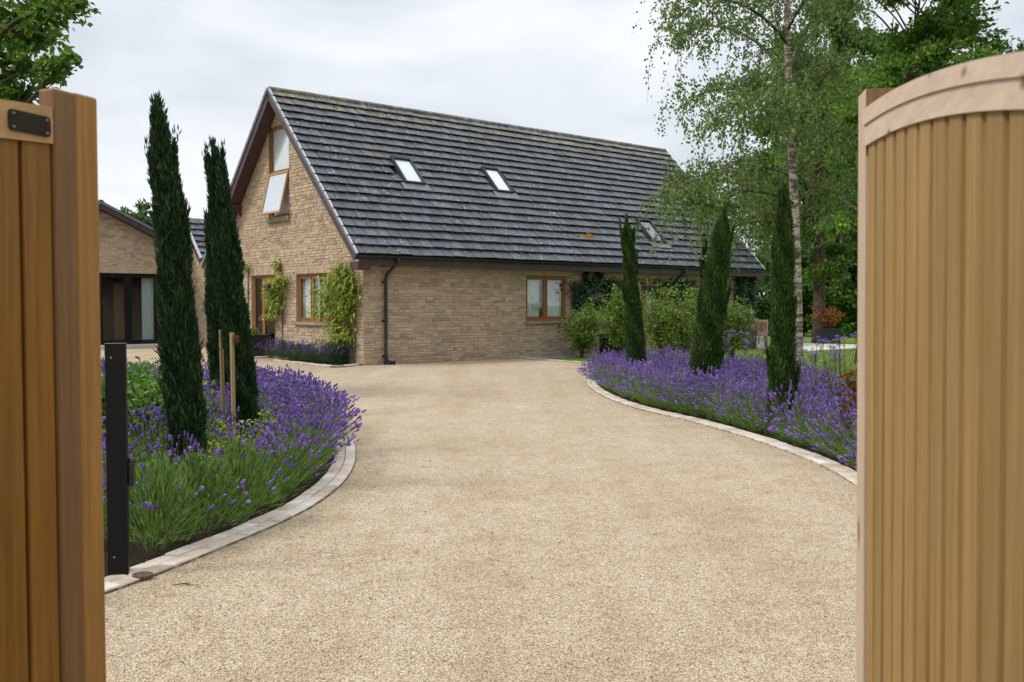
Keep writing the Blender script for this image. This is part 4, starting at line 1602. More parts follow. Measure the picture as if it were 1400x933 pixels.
for p in row:
    lav_place(mb, SPILL[RNG.integers(4)], p[0], p[1], RNG.uniform(.88, 1.05), .03, RNG.uniform(-.12, .12))
for p in inner:
    near_c = min(math.hypot(p[0] - c[0], p[1] - c[1]) for c, _ in CYP_R)
    if near_c < .6 and RNG.random() < .3:
        lowr.append(p)
        continue
    lav_place(mb, (RICH + DENSE)[RNG.integers(7)], p[0], p[1], RNG.uniform(.85, 1.02), .03, RNG.uniform(-.1, .12))
tag(mb.build('lavender', [M['lav_leaf'], M['lav_flower']]), 'dense purple lavender filling the right bed round three cypresses', 'lavender', kind='stuff')

# gable bed
mb = MB()
gmid = catmull([p[:2] for p in [G(492, 496), G(461, 498.8), G(434, 497.0), G(400, 493.6), G(374, 491)]], 5)
for p in gmid:
    lav_place(mb, (GREEN if RNG.random() < .45 else RICH)[RNG.integers(4)], p[0] + RNG.normal(0, .05), p[1] + RNG.normal(0, .05), RNG.uniform(.85, 1.0), .03, -.1)
for p in gmid:
    q = p + VV[:2] * .35 + RNG.normal(0, .05, 2)
    if np.dot(np.array([q[0], q[1], 0]) - CC, NG) > .2:
        lav_place(mb, RICH[RNG.integers(4)], q[0], q[1], RNG.uniform(1.0, 1.25), .03, 0)
tag(mb.build('lavender', [M['lav_leaf_grey'], M['lav_flower']]), 'lavender hedge at the foot of the stone gable wall', 'lavender', kind='stuff')

# low lime ground cover between the lavender plants
def lowmound(mb, x, y, rad, h, n, L):
    th = RNG.uniform(0, 2 * PI, n); q = RNG.random(n) ** .5 * rad
    z = h * (1 - (q / rad) ** 2) * RNG.uniform(.5, 1.05, n) + .04
    P = np.stack([x + np.cos(th) * q, y + np.sin(th) * q, z], 1)
    D = np.stack([np.cos(th), np.sin(th), RNG.uniform(-.2, .6, n)], 1) + RNG.standard_normal((n, 3)) * .3
    N = np.tile(UP, (n, 1)) + RNG.standard_normal((n, 3)) * .4
    mb.leaves(P, D, N, RNG.uniform(.7, 1.2, n) * L, RNG.uniform(.8, 1.1, n) * L * .8, 0)
mb = MB()
for p in low:
    lowmound(mb, p[0], p[1], .30, .34, 260, .05)
for (px, py, D_) in ((330, 600, 8.2), (300, 640, 7.0), (375, 575, 9.3), (420, 560, 9.2), (395, 560, 8.5), (365, 570, 8.6), (300, 580, 8.0), (440, 560, 10.2)):
    p = AT(px, py, D_)
    lowmound(mb, p[0], p[1], .27, .50, 300, .045)
tag(mb.build('ground_cover', M['lime_leaf']), 'lime green leafy ground cover among the lavender of the left bed', 'ground cover', kind='stuff')
mb = MB()
for p in lowr:
    lowmound(mb, p[0], p[1], .26, .42, 200, .05)
for (px, py, D_) in ((915, 540, 14.5), (1010, 555, 12.0)):
    p = AT(px, py, D_)
    lowmound(mb, p[0], p[1], .22, .45, 160, .045)
tag(mb.build('ground_cover', M['lime_leaf']), 'lime green leafy ground cover among the lavender of the right bed', 'ground cover', kind='stuff')

# ------------------------------------------------------------------ cypresses
def cypress(base, height, rad, lean, label, n, leaders, mat, seed, group, wild=.15, spray=.085, tap=.55, blunt=6, tufts=6):
    r = np.random.default_rng(seed)
    base = np.array([base[0], base[1], .03])
    height -= .10
    t = thing('cypress_tree', base, label, 'tree', group)
    top = base + np.array([lean[0], lean[1], height])
    mb = MB()
    mb.tube([base - UP * .05, base + (top - base) * .3, base + (top - base) * .85], [.045, .035, .008], 7)
    mb.build('trunk', M['bark'], t, smooth=True)
    cr = MB()
    # spindles: (start fraction, end fraction, offset x, offset y, radius, share)
    tot = sum(l[5] for l in leaders)
    leaders = list(leaders)
    for _ in range(tufts):                             # odd side shoots that break the outline
        f = r.uniform(.12, .90); a = r.uniform(0, 2 * PI); rr0 = leaders[0][4] * (1.02 - .45 * f)
        leaders.append((f, min(.995, f + r.uniform(.06, .17)), math.cos(a) * rr0 * 1.08, math.sin(a) * rr0 * 1.08, r.uniform(.020, .042), .10))
    for li, (f0, f1, ox, oy, rr_, sh) in enumerate(leaders):
        k = int(n * sh / tot)
        h = height * (f1 - f0)
        a0 = base + (top - base) * f0 + np.array([ox, oy, 0]) * (.35 if sh > .2 else .75)
        a1 = base + (top - base) * f1 + np.array([ox, oy, 0])
        ph = r.uniform(0, 6, 6)
        def prof(q, th):
            p = np.minimum(1, q * 9 + .62) * (tap + (1 - tap) * (1 - q)) * np.minimum(1, np.clip((1 - q) * blunt, 0, 1) ** .6) * (1.0 + .06 * np.sin(q * 9 + ph[0]))
            p = p * (1 + wild * (np.sin(th * 2 + q * 11 + ph[1]) * .5 + np.sin(th * 3 - q * 23 + ph[2]) * .5 + np.sin(th * 5 + q * 41 + ph[3]) * .35))
            return p * rr_
        # dark inner core, added to block light through the crown
        nq, na = 22, 10
        Q = np.linspace(0.0, .93, nq); A = np.arange(na) * 2 * PI / na
        V = np.array([a0 + (a1 - a0) * q + prof(q, an) * .66 * np.array([math.cos(an), math.sin(an), 0]) for q in Q for an in A])
        F = [[i * na + j, i * na + (j + 1) % na, (i + 1) * na + (j + 1) % na, (i + 1) * na + j] for i in range(nq - 1) for j in range(na)]
        cr.add(V, F, 1)
        q = 1 - np.sqrt(r.random(k) * (1 - .02) + .0004) if False else r.random(k) ** 1.15
        th = r.uniform(0, 2 * PI, k)
        dep = 1 - np.abs(r.normal(0, .16, k))
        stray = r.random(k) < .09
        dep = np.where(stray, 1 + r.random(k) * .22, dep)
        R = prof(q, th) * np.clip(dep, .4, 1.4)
        o = np.stack([np.cos(th), np.sin(th), np.zeros(k)], 1)
        P = a0 + (a1 - a0) * q[:, None] + o * R[:, None]
        D = o * r.uniform(.15, .75, k)[:, None] + nz(a1 - a0) * 1.0 + r.standard_normal((k, 3)) * .22
        N = o + r.standard_normal((k, 3)) * .7
        L = spray * r.uniform(.6, 1.25, k)
        # clumped tint so that light and dark sprays gather
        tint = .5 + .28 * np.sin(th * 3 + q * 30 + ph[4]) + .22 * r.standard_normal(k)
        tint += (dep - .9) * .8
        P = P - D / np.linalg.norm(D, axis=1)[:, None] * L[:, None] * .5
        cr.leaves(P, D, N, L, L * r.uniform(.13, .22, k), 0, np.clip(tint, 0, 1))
        # feathered tip
        k2 = max(10, int(k * .012))
        P2 = a1 + r.standard_normal((k2, 3)) * np.array([.014, .014, .03])
        cr.leaves(P2, np.tile(nz(a1 - a0), (k2, 1)) + r.standard_normal((k2, 3)) * .2, r.standard_normal((k2, 3)), spray, spray * .2, 0)
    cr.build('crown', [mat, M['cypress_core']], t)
    return t

gl_ = 'cypresses in the left bed'
c0 = CYP_L[0][0]
h0 = AT(216, 133, 7.5)[2]
cypress(c0, h0, .2, (AT(216, 133, 7.5)[0] - c0[0], 0), 'tallest looking dark cypress nearest the black post in the left bed', 44000,
        [(0, .84, 0, 0, .134, 5), (.3, 1.0, -.0, 0, .104, 3), (.25, .80, .09, .02, .085, 1.6), (.3, .93, -.045, .04, .07, 1.2), (.2, .68, .10, -.05, .07, 1.0), (.05, .6, -.06, -.06, .10, 1.2)], M['cypress'], 1, gl_, .34, .068, .66, 7, 44)
c1 = CYP_L[1][0]
h1 = AT(290, 190, 9.3)[2]
cypress(c1, h1, .2, (AT(291, 190, 9.3)[0] - c1[0], 0), 'wispy topped dark cypress right of the two wooden stakes in the left bed', 34000,
        [(0, .80, .02, 0, .124, 4), (.35, 1.0, 0, 0, .07, 1.2), (.3, .88, .07, .02, .07, .8), (.3, .74, .10, .0, .08, .9), (.3, .86, -.03, .0, .07, .7), (.1, .6, -.02, -.03, .09, 1.0)], M['cypress'], 2, gl_, .36, .068, .62, 6, 40)
c2 = CYP_L[2][0]
cypress(c2, AT(290, 262, 12.6)[2], .2, (AT(290, 262, 12.6)[0] - c2[0], 0), 'dark cypress half hidden behind the two staked ones in the left bed', 19000,
        [(0, .97, 0, 0, .125, 4), (.2, 1.0, .04, 0, .07, 1), (.1, .8, -.05, 0, .08, 1)], M['cypress'], 3, gl_, .25, .075, .7, 7, 14)
gr_ = 'cypresses in the right bed'
def rc(i, toppx, toppy, D_, rad, label, n, seed, lead=None):
    c = CYP_R[i][0]
    tp = AT(toppx, toppy, D_)
    cypress(c, tp[2], rad, (tp[0] - c[0], 0), label, n, lead or [(0, 1.0, 0, 0, rad, 5), (.1, .75, .02, .02, rad * .8, 1.5)], M['cypress_light'], seed, gr_, .13, .062, .50, 8, 10)
rc(0, 857, 296, 17.2, .19, 'slim cypress farthest along the right bed, in front of the long wall', 20000, 4)
rc(1, 990, 285, 14.4, .255, 'cypress leaning to the right in the middle of the right bed', 26000, 5)
rc(2, 1072, 250, 10.9, .175, 'straight dark cypress nearest the right gate, before the birch trunk', 28000, 6, [(0, .98, 0, 0, .172, 5), (.3, 1.0, .015, 0, .12, 2), (.0, .6, -.02, .0, .13, 1.5)])
b4 = AT(955, 480, 21.0)
b4 = AT(963, 480, 21.0)
cypress(b4[:2], AT(962, 322, 21.0)[2], .12, (-.02, 0), 'narrow dark cypress partly hidden behind the leaning one', 9000, [(0, 1.0, 0, 0, .12, 5)], M['cypress'], 7, gr_, .12, .08)

# stakes with rubber ties
def stake(px, py0, Y, h_px, label, group=None, ox=0):
    b = AT(px, py0, Y); b[2] = .03
    top = AT(px + ox, h_px, Y)
    t = thing('tree_stake', b, label, 'stake', group)
    mb = MB(); mb.tube([b - UP * .05, top], .021, 10)
    mb.build('pole', M['stake'], t, smooth=False)
    mb = MB(); mb.cbox(top + np.array([.045, -.005, -.10]), .05, .045, .07, 0, .3)
    mb.build('tie_block', M['rubber'], t, bevel=.004)
stake(306, 540, 9.7, 451, 'wooden tree stake left of its pair beside the left cypresses', 'tree stakes in the left bed', -4)
stake(320, 580, 9.05, 455, 'wooden tree stake right of its pair beside the left cypresses', 'tree stakes in the left bed', -3)
stake(984, 490, 16.0, 440, 'thin wooden tree stake behind the leaning cypress', None, 0)

# ------------------------------------------------------------------ general plants
def shrub(base, name, label, cat, h, rad, n, L, W_, mat, stems=7, seed=1, group=None, drop=0, stem_h=.1, up=.5, shape=1.0, stemmat='stem'):
    r = np.random.default_rng(seed)
    base = np.asarray(base, float)
    t = thing(name, base, label, cat, group)
    st = MB(); P = []; Dd = []
    per = max(3, n // (stems * 9))
    for i in range(stems):
        th = r.uniform(0, 2 * PI); q = r.random() ** .5
        tip = base + np.array([math.cos(th) * rad * q, math.sin(th) * rad * q, h * (1 - .35 * q * q) * r.uniform(.75, 1.05)])
        mid = base + (tip - base) * .5 + np.array([math.cos(th), math.sin(th), 0]) * rad * -.12 * q
        path = catmull([base + r.normal(0, .03, 3) * [1, 1, 0], mid, tip], 5)
        st.tube(path, np.linspace(.016, .004, len(path)), 5)
        for k in range(9):
            f = r.uniform(stem_h, 1)
            idx = f * (len(path) - 1); a = int(min(idx, len(path) - 2))
            p = path[a] + (path[a + 1] - path[a]) * (idx - a)
            tw = r.standard_normal(3) * rad * .30 * np.array([1, 1, .55])
            for m in range(per):
                g = r.random()
                P.append(p + tw * g + r.standard_normal(3) * L * .7); Dd.append(tw + np.array([0, 0, up * .2 - drop]) + r.standard_normal(3) * .25)
            if k < 5:
                st.tube([p, p + tw], [.005, .002], 4)
    P = np.array(P); Dd = np.array(Dd); k = len(P)
    P[:, 2] = np.maximum(P[:, 2], base[2] + .06)
    st.build('stems', M[stemmat], t)
    cr = MB()
    cr.leaves(P, Dd, np.tile(UP, (k, 1)) + r.standard_normal((k, 3)) * .6, L * r.uniform(.7, 1.25, k), W_ * r.uniform(.8, 1.2, k), 0, np.clip(r.normal(.5, .25, k), 0, 1))
    cr.build('leaves', M[mat], t)
    return t

for i, c in enumerate(shrub_spots):
    shrub((c[0], c[1], .03), 'leafy_shrub', ['bright green leafy shrub in the middle of the left bed behind the lavender', 'bright green leafy shrub of the left bed standing against the black post', 'bright green leafy shrub of the left bed beside the tallest cypress'][i], 'shrub',
          [.86, .90, .82][i], .44, 1500, .09, .055, 'bright_leaf', 14, 40 + i, 'leafy shrubs in the left bed', .1)

# shrubs along the long wall
wall_shrubs = [(796, 487, 26.8, 1.6, .66, 'low spreading green shrub on a thin stem before the long wall window', 'shrub_leaf'),
               (850, 488, 26.3, 1.95, .62, 'tall yellow green shrub against the long wall, left of the slim cypress', 'shrub_leaf'),
               (905, 488, 26.0, 2.15, .75, 'tall yellow green shrub just right of the slim cypress', 'shrub_leaf'),
               (938, 488, 25.5, 2.1, .70, 'bushy green shrub against the wall left of the leaning cypress', 'shrub_leaf'),
               (1000, 484, 25.5, 1.7, .6, 'loose green shrub right of the leaning cypress', 'shrub_leaf')]
for i, (px, py, Y, h, rad, lab, m) in enumerate(wall_shrubs):
    b = AT(px, py, Y); b[2] = 0
    shrub(b, 'garden_shrub', lab, 'shrub', h, rad, 2600, .10, .045, m, 14, 60 + i, 'shrubs along the long wall', .05, .25)

# russet shrub and verbena by the right gate
b = AT(1166, 560, 9.4); b[2] = .03
shrub(b, 'russet_shrub', 'russet leaved shrub at the right gate edge above the lavender', 'shrub', 1.0, .15, 380, .065, .04, 'redleaf', 7, 80)
def verbena(b, label, seed, h=.95, n=9):
    r = np.random.default_rng(seed)
    t = thing('verbena_plant', b, label, 'plant', 'verbena plants behind the right bed')
    st = MB(); fl = MB()
    for i in range(n):
        th = r.uniform(0, 2 * PI)
        tip = b + np.array([math.cos(th) * r.uniform(.05, .35), math.sin(th) * r.uniform(.05, .35), h * r.uniform(.75, 1.1)])
        st.tube([b + r.normal(0, .03, 3) * [1, 1, 0], (b + tip) / 2 + r.normal(0, .02, 3), tip], [.005, .004, .0025], 4)
        for q in range(3):
            c = tip + r.normal(0, .05, 3) * [1, 1, .4]
            st.tube([tip - UP * .1, c], .0022, 4)
            k = 26
            P = c + r.standard_normal((k, 3)) * [.012, .012, .006]
            fl.leaves(P, r.standard_normal((k, 3)) + UP, r.standard_normal((k, 3)), .012, .010, 0)
    st.build('stems', M['stem'], t)
    fl.build('flowers', M['verbena'], t)
vl = ['tall thin verbena just right of the birch trunk', 'tall thin verbena between birch trunk and right gate', 'tall thin verbena near the right gate', 'tall verbena behind the right bed left of the dark cypress', 'tall verbena beside the thin stake in the right bed']
for i, (px, Y) in enumerate(((1105, 12.2), (1130, 12.0), (1150, 11.0), (1030, 15.5), (1000, 16.5))):
    b = AT(px, 520, Y); b[2] = .03
    verbena(b, vl[i], 90 + i, [1.0, .95, 1.05, .95, .9][i], 10)

# ------------------------------------------------------------------ climbers
def climber(name, label, plane_o, a, nrm, blobs, n, L, W_, mat, seed, droop=.6, stems=()):
    r = np.random.default_rng(seed)
    plane_o = np.asarray(plane_o, float)
    c0 = plane_o + a * blobs[0][0]
    t = thing(name, c0, label, 'climber')
    st = MB()
    for path in stems:
        st.tube(catmull([plane_o + a * s + UP * z + nrm * d for s, z, d in path], 6), .016, 6)
    st.build('stems', M['stem'], t)
    cr = MB()
    tot = sum(b[2] * b[3] for b in blobs)
    for (s, z, rs, rz, dp) in blobs:
        k = int(n * rs * rz / tot)
        g = r.standard_normal((k, 2)) * .55
        P = plane_o + a * (s + g[:, 0:1] * rs) + UP * (z + g[:, 1:2] * rz) + nrm * (.04 + np.abs(r.normal(0, dp, k)))[:, None]
        P[:, 2] = np.maximum(P[:, 2], .1)
        D = nrm * r.uniform(.1, .9, k)[:, None] + a * r.normal(0, .6, k)[:, None] + UP * (-droop + r.normal(0, .4, k))[:, None]
        N = nrm + UP * .7 + r.standard_normal((k, 3)) * .4
        cr.leaves(P, D, N, L * r.uniform(.7, 1.3, k), W_ * r.uniform(.8, 1.2, k), 0, np.clip(r.normal(.5, .25, k), 0, 1))
    cr.build('leaves', M[mat], t)
    return t
def gz(px, py):
    return sz_gable(px, py)
def blob_g(px, py, wpx, hpx, dp=.12):
    s, z = sz_gable(px, py); s2, _ = sz_gable(px - wpx, py); _, z2 = sz_gable(px, py - hpx)
    return (s, z, abs(s2 - s), abs(z2 - z), dp)
climber('wisteria', 'yellow green wisteria climbing the gable wall at the corner beside the window', CC, UU, NG,
        [blob_g(473, 368, 12, 10), blob_g(470, 385, 19, 11, .16), blob_g(466, 405, 22, 14, .18), blob_g(482, 395, 12, 18), blob_g(462, 425, 16, 10, .15), blob_g(480, 425, 10, 12), blob_g(470, 445, 12, 9), blob_g(475, 460, 12, 9, .15), blob_g(466, 466, 14, 6, .2)],
        2600, .17, .05, 'wist_leaf', 1, .7, [[(.35, .05, .05), (.30, 1.2, .05), (.45, 2.4, .05)], [(.4, .05, .05), (.6, 1.4, .05), (.9, 2.2, .05)]])
climber('wisteria', 'small yellow green wisteria hanging beside the front door', CC, UU, NG,
        [blob_g(385, 388, 11, 8, .15), blob_g(380, 405, 9, 10, .12), blob_g(384, 420, 7, 9), blob_g(375, 432, 7, 4), blob_g(392, 380, 7, 6), blob_g(383, 362, 3.5, 8, .05)],
        750, .17, .05, 'wist_leaf', 2, .7, [[(sz_gable(388, 480)[0], .05, .05), (sz_gable(388, 420)[0], 1.4, .05), (sz_gable(384, 350)[0], 2.75, .04)]])
climber('wisteria', 'small tuft of yellow creeper high on the wall left of the door', CC, UU, NG, [blob_g(340, 364, 5, 4, .05)], 70, .13, .04, 'wist_leaf', 3, .5,
        [[(sz_gable(346, 480)[0] + .25, .05, .04), (sz_gable(341, 364)[0], sz_gable(341, 364)[1], .04)]])
def blob_l(px, py, wpx, hpx, dp=.07):
    s, z = sz_long(px, py); s2, _ = sz_long(px + wpx, py); _, z2 = sz_long(px, py - hpx)
    return (s, z, abs(s2 - s), abs(z2 - z), dp)
climber('ivy', 'dark ivy trained along the long wall right of its window', CC, VV, NL,
        [blob_l(790, 395, 13, 9), blob_l(808, 389, 12, 9), blob_l(830, 390, 14, 7), blob_l(848, 392, 8, 6), blob_l(800, 412, 6, 10), blob_l(806, 416, 16, 7), blob_l(785, 412, 4, 10), blob_l(815, 376, 4, 8), blob_l(798, 376, 3, 8), blob_l(836, 402, 10, 7), blob_l(832, 416, 5, 12), blob_l(800, 440, 5, 16)],
        2600, .10, .085, 'ivy', 4, .5, [[(sz_long(800, 470)[0], .05, .05), (sz_long(800, 430)[0], 1.3, .05), (sz_long(806, 390)[0], 2.1, .05), (sz_long(845, 392)[0], 2.05, .05)]])
climber('ivy', 'dark ivy on the long wall between the slim and the leaning cypress', CC, VV, NL,
        [blob_l(905, 395, 18, 9), blob_l(930, 395, 14, 10), blob_l(915, 420, 10, 14), blob_l(945, 410, 8, 20)], 1500, .11, .09, 'ivy', 5, .5, [[(sz_long(915, 470)[0], .05, .05), (sz_long(915, 400)[0], 2.1, .05)]])
climber('ivy', 'dark ivy hanging on the far corner of the long wall', CC, VV, NL,
        [blob_l(1008, 400, 6, 24), blob_l(1022, 405, 5, 26), blob_l(1002, 440, 8, 16), blob_l(1015, 380, 12, 8)], 1500, .11, .09, 'ivy', 6, .5, [[(sz_long(1018, 470)[0], .05, .05), (sz_long(1018, 400)[0], 2.1, .05)]])

# ------------------------------------------------------------------ planters
def make_planter(loc, rz, label):
    t = thing('planter', (0, 0, 0), label, 'planter', 'square lead planters')
    s, h = .78, .56
    mb = MB()
    for (cx, cy, sx, sy) in ((0, -s / 2 + .02, s, .04), (0, s / 2 - .02, s, .04), (-s / 2 + .02, 0, .04, s - .08), (s / 2 - .02, 0, .04, s - .08)):
        mb.cbox((cx, cy, .0), sx, sy, h)
    mb.build('box', M['lead'], t, bevel=.006)
    mb = MB()
    for k in range(4):
        a = k * PI / 2
        d = np.array([math.sin(a), -math.cos(a), 0]); x = np.array([math.cos(a), math.sin(a), 0])
        o = d * (s / 2 + .0)
        for (p, q) in (((-.36, .05), (.36, .51)), ((-.36, .51), (.36, .05))):
            A = o + x * p[0] + UP * p[1]; B = o + x * q[0] + UP * q[1]
            if p[1] > q[1]:
                mb.tube([A + d * .003, B + d * .003], .010, 6)
            else:
                mb.tube([A, B], .010, 6)
    mb.build('relief', M['lead'], t)
    mb = MB()
    for (cx, cy, sx, sy) in ((0, -s / 2, s + .04, .05), (0, s / 2, s + .04, .05), (-s / 2, 0, .05, s - .05), (s / 2, 0, .05, s - .05)):
        mb.cbox((cx, cy, h - .02), sx, sy, .045)
    mb.build('rim', M['lead'], t, bevel=.008)
    mb = MB(); mb.cbox((0, 0, .40), s - .09, s - .09, .08)
    mb.build('soil', M['soil'], t)
    t.location = loc; t.rotation_euler = (0, 0, rz)
    return t
p1 = AT(362, 480, 24.9); p1[2] = .05
p1 = H(0, sz_gable(366, 480)[0], .055) + NG * .52
pl1 = make_planter(p1, PSI, 'dark lead planter on the doorstep beside the front door')
p2 = H(sz_long(815, 480)[0], -.9, .027)
copy_tree(pl1, p2, PSI, 'dark lead planter under the shrubs by the long wall')
p3 = AT(1012, 474, 32.0); p3[2] = .032
copy_tree(pl1, p3, PSI + .1, 'dark lead planter on the terrace beside the wooden chairs')
p4 = AT(1129, 466, 36.0); p4[2] = .0
copy_tree(pl1, p4, .12, 'dark lead planter on the lawn holding the rust coloured acer')
shrub(p4 + UP * .48, 'acer', 'rust orange acer growing in the planter on the lawn', 'shrub', 1.05, .6, 1100, .09, .055, 'acer', 10, 81, None, .1, .35, stemmat='bark')
shrub(p1 + UP * .48, 'potted_plant', 'small dark green plant in the planter by the front door', 'plant', .28, .26, 260, .09, .03, 'shrub_leaf', 6, 82)
shrub(p2 + UP * .48, 'potted_plant', 'arching green plant in the planter by the long wall', 'plant', .75, .5, 1200, .10, .04, 'shrub_leaf', 9, 83)
shrub(p3 + UP * .48, 'potted_plant', 'dark green hydrangea with mauve heads in the terrace planter', 'plant', .75, .42, 900, .11, .08, 'ivy', 9, 84)
mb = MB()
for k in range(7):
    c = p3 + UP * (.48 + RNG.uniform(.35, .8)) + np.array([RNG.uniform(-.35, .35), RNG.uniform(-.4, .2), 0])
    n = 60
    P = c + RNG.standard_normal((n, 3)) * .045
    mb.leaves(P, RNG.standard_normal((n, 3)), RNG.standard_normal((n, 3)), .045, .04, 0)
o = mb.build('flower_heads', M['verbena'], bpy.data.objects['potted_plant.002'])

# ------------------------------------------------------------------ wooden chairs on the terrace
def make_chair(loc, rz, label):
    t = thing('garden_chair', (0, 0, 0), label, 'chair', 'wooden chairs on the terrace')
    mb = MB()
    for i in range(7):
        mb.cbox((0, -.24 + i * .08, .43), .54, .065, .022)
    mb.build('seat', M['teak'], t, bevel=.004)
    mb = MB()
    mb.cbox((0, -.27, .395), .54, .03, .03); mb.cbox((0, .27, .395), .54, .03, .03)
    mb.build('seat_frame', M['teak'], t)
    mb = MB()
    for i in range(9):
        x = -.22 + i * .055
        mb.box((x - .017, .275, .50), (.034, 0, 0), (0, .018, 0), (0, .055, .36))
    mb.cbox((0, .285, .47), .52, .03, .05)
    mb.box((-.28, .318, .85), (.56, 0, 0), (0, .034, 0), (0, .012, .085))
    mb.build('backrest', M['teak'], t, bevel=.004)
    for sx in (-1, 1):
        mb = MB(); mb.cbox((sx * .275, -.25, 0), .05, .05, .62); mb.build('leg', M['teak'], t, bevel=.005)
        mb = MB(); mb.box((sx * .275 - .025, .25, 0), (.05, 0, 0), (0, .05, 0), (0, .0, .44)); mb.box((sx * .275 - .025, .25, .44), (.05, 0, 0), (0, .05, 0), (0, .07, .42)); mb.build('leg', M['teak'], t)
        mb = MB(); mb.cbox((sx * .275, .0, .62), .065, .62, .026); mb.build('armrest', M['teak'], t, bevel=.006)
    t.location = loc; t.rotation_euler = (0, 0, rz)
    return t
q1 = AT(1036, 474, 32.6); q1[2] = .032
ch = make_chair(q1, math.radians(172), 'slatted wooden garden chair with its back to the drive, beside the terrace planter')
q2 = AT(1032, 470, 34.8); q2[2] = .032
copy_tree(ch, q2, math.radians(10), 'slatted wooden garden chair behind the first one at the house corner')

# ------------------------------------------------------------------ trees
def leafy_tree(base, name, label, height, trunk_r, clumps, leaves_per, L, mat, bark, seed, spread=.9, group=None, lean=(0, 0), fork=.35, aspect=.6, twigs=True):
    """trunk, limbs to every clump, and leaves scattered round each limb's twigs. clumps: list of (x, y, z, radius) relative to base"""
    r = np.random.default_rng(seed)
    base = np.asarray(base, float)
    t = thing(name, base, label, 'tree', group)
    tr = MB()
    top = base + np.array([lean[0], lean[1], height])
    path = catmull([base - UP * .1, base + (top - base) * .33 + r.normal(0, .12, 3) * [1, 1, 0], base + (top - base) * .66 + r.normal(0, .2, 3) * [1, 1, 0], top], 6)
    rad = trunk_r * np.power(np.linspace(1, .06, len(path)), .8)
    tr.tube(path, rad, 9)
    P, D, TI = [], [], []
    for (x, y, z, cr_) in clumps:
        c = base + np.array([x, y, z])
        hz = math.hypot(x - lean[0] * z / height, y - lean[1] * z / height)
        z0 = np.clip(z - hz * r.uniform(.35, .8), height * .14, height * .97)
        f = z0 / height * (len(path) - 1)
        i = int(min(f, len(path) - 2))
        s0 = path[i] + (path[i + 1] - path[i]) * (f - i)
        r0 = min(rad[i] * .5, .03 + .012 * np.linalg.norm(c - s0))
        mid = (s0 + c) / 2 + np.array([0, 0, .12 * np.linalg.norm(c - s0)]) + r.normal(0, .08 * np.linalg.norm(c - s0), 3)
        bp = catmull([s0, mid, c], 5)
        tr.tube(bp, np.linspace(r0, .012, len(bp)), 5)
        nt = max(4, int(leaves_per / 26))
        tint = r.normal(0, .14)
        for k in range(nt):
            q = bp[int(r.integers(len(bp) // 2, len(bp)))] if r.random() < .5 else c
            d = r.standard_normal(3); d /= np.linalg.norm(d); d[2] *= aspect
            e = c + d * cr_ * r.random() ** .45
            if twigs and k % 3 == 0:
                tr.tube([q, e], [.012, .004], 3, caps=False)
            m = int(leaves_per / nt)
            g = r.random(m) ** .6
            pp = q + (e - q) * g[:, None] * 1.0 + r.standard_normal((m, 3)) * cr_ * .13
            P.append(pp); D.append((e - q) / (np.linalg.norm(e - q) + .01) + r.standard_normal((m, 3)) * .8)
            TI.append(np.clip(.5 + tint + r.normal(0, .22, m), 0, 1))
    P = np.concatenate(P); D = np.concatenate(D); TI = np.concatenate(TI)
    tr.build('trunk', M[bark], t, smooth=True)
    k = len(P)
    cr = MB()
    cr.leaves(P, D, np.tile(UP, (k, 1)) * .9 + r.standard_normal((k, 3)) * .7, L * r.uniform(.7, 1.3, k), L * .62 * r.uniform(.8, 1.2, k), 0, TI)
    cr.build('crown', M[mat], t)
    return t

def ell_clumps(n, rx, ry, z0, z1, cr_, seed, shell=.35):
    r = np.random.default_rng(seed)
    out = []
    for _ in range(n):
        d = r.standard_normal(3); d /= np.linalg.norm(d)
        q = (shell + (1 - shell) * r.random()) ** .6
        out.append((d[0] * rx * q, d[1] * ry * q, (z0 + z1) / 2 + d[2] * (z1 - z0) / 2 * q, cr_ * r.uniform(.7, 1.25)))
    return out

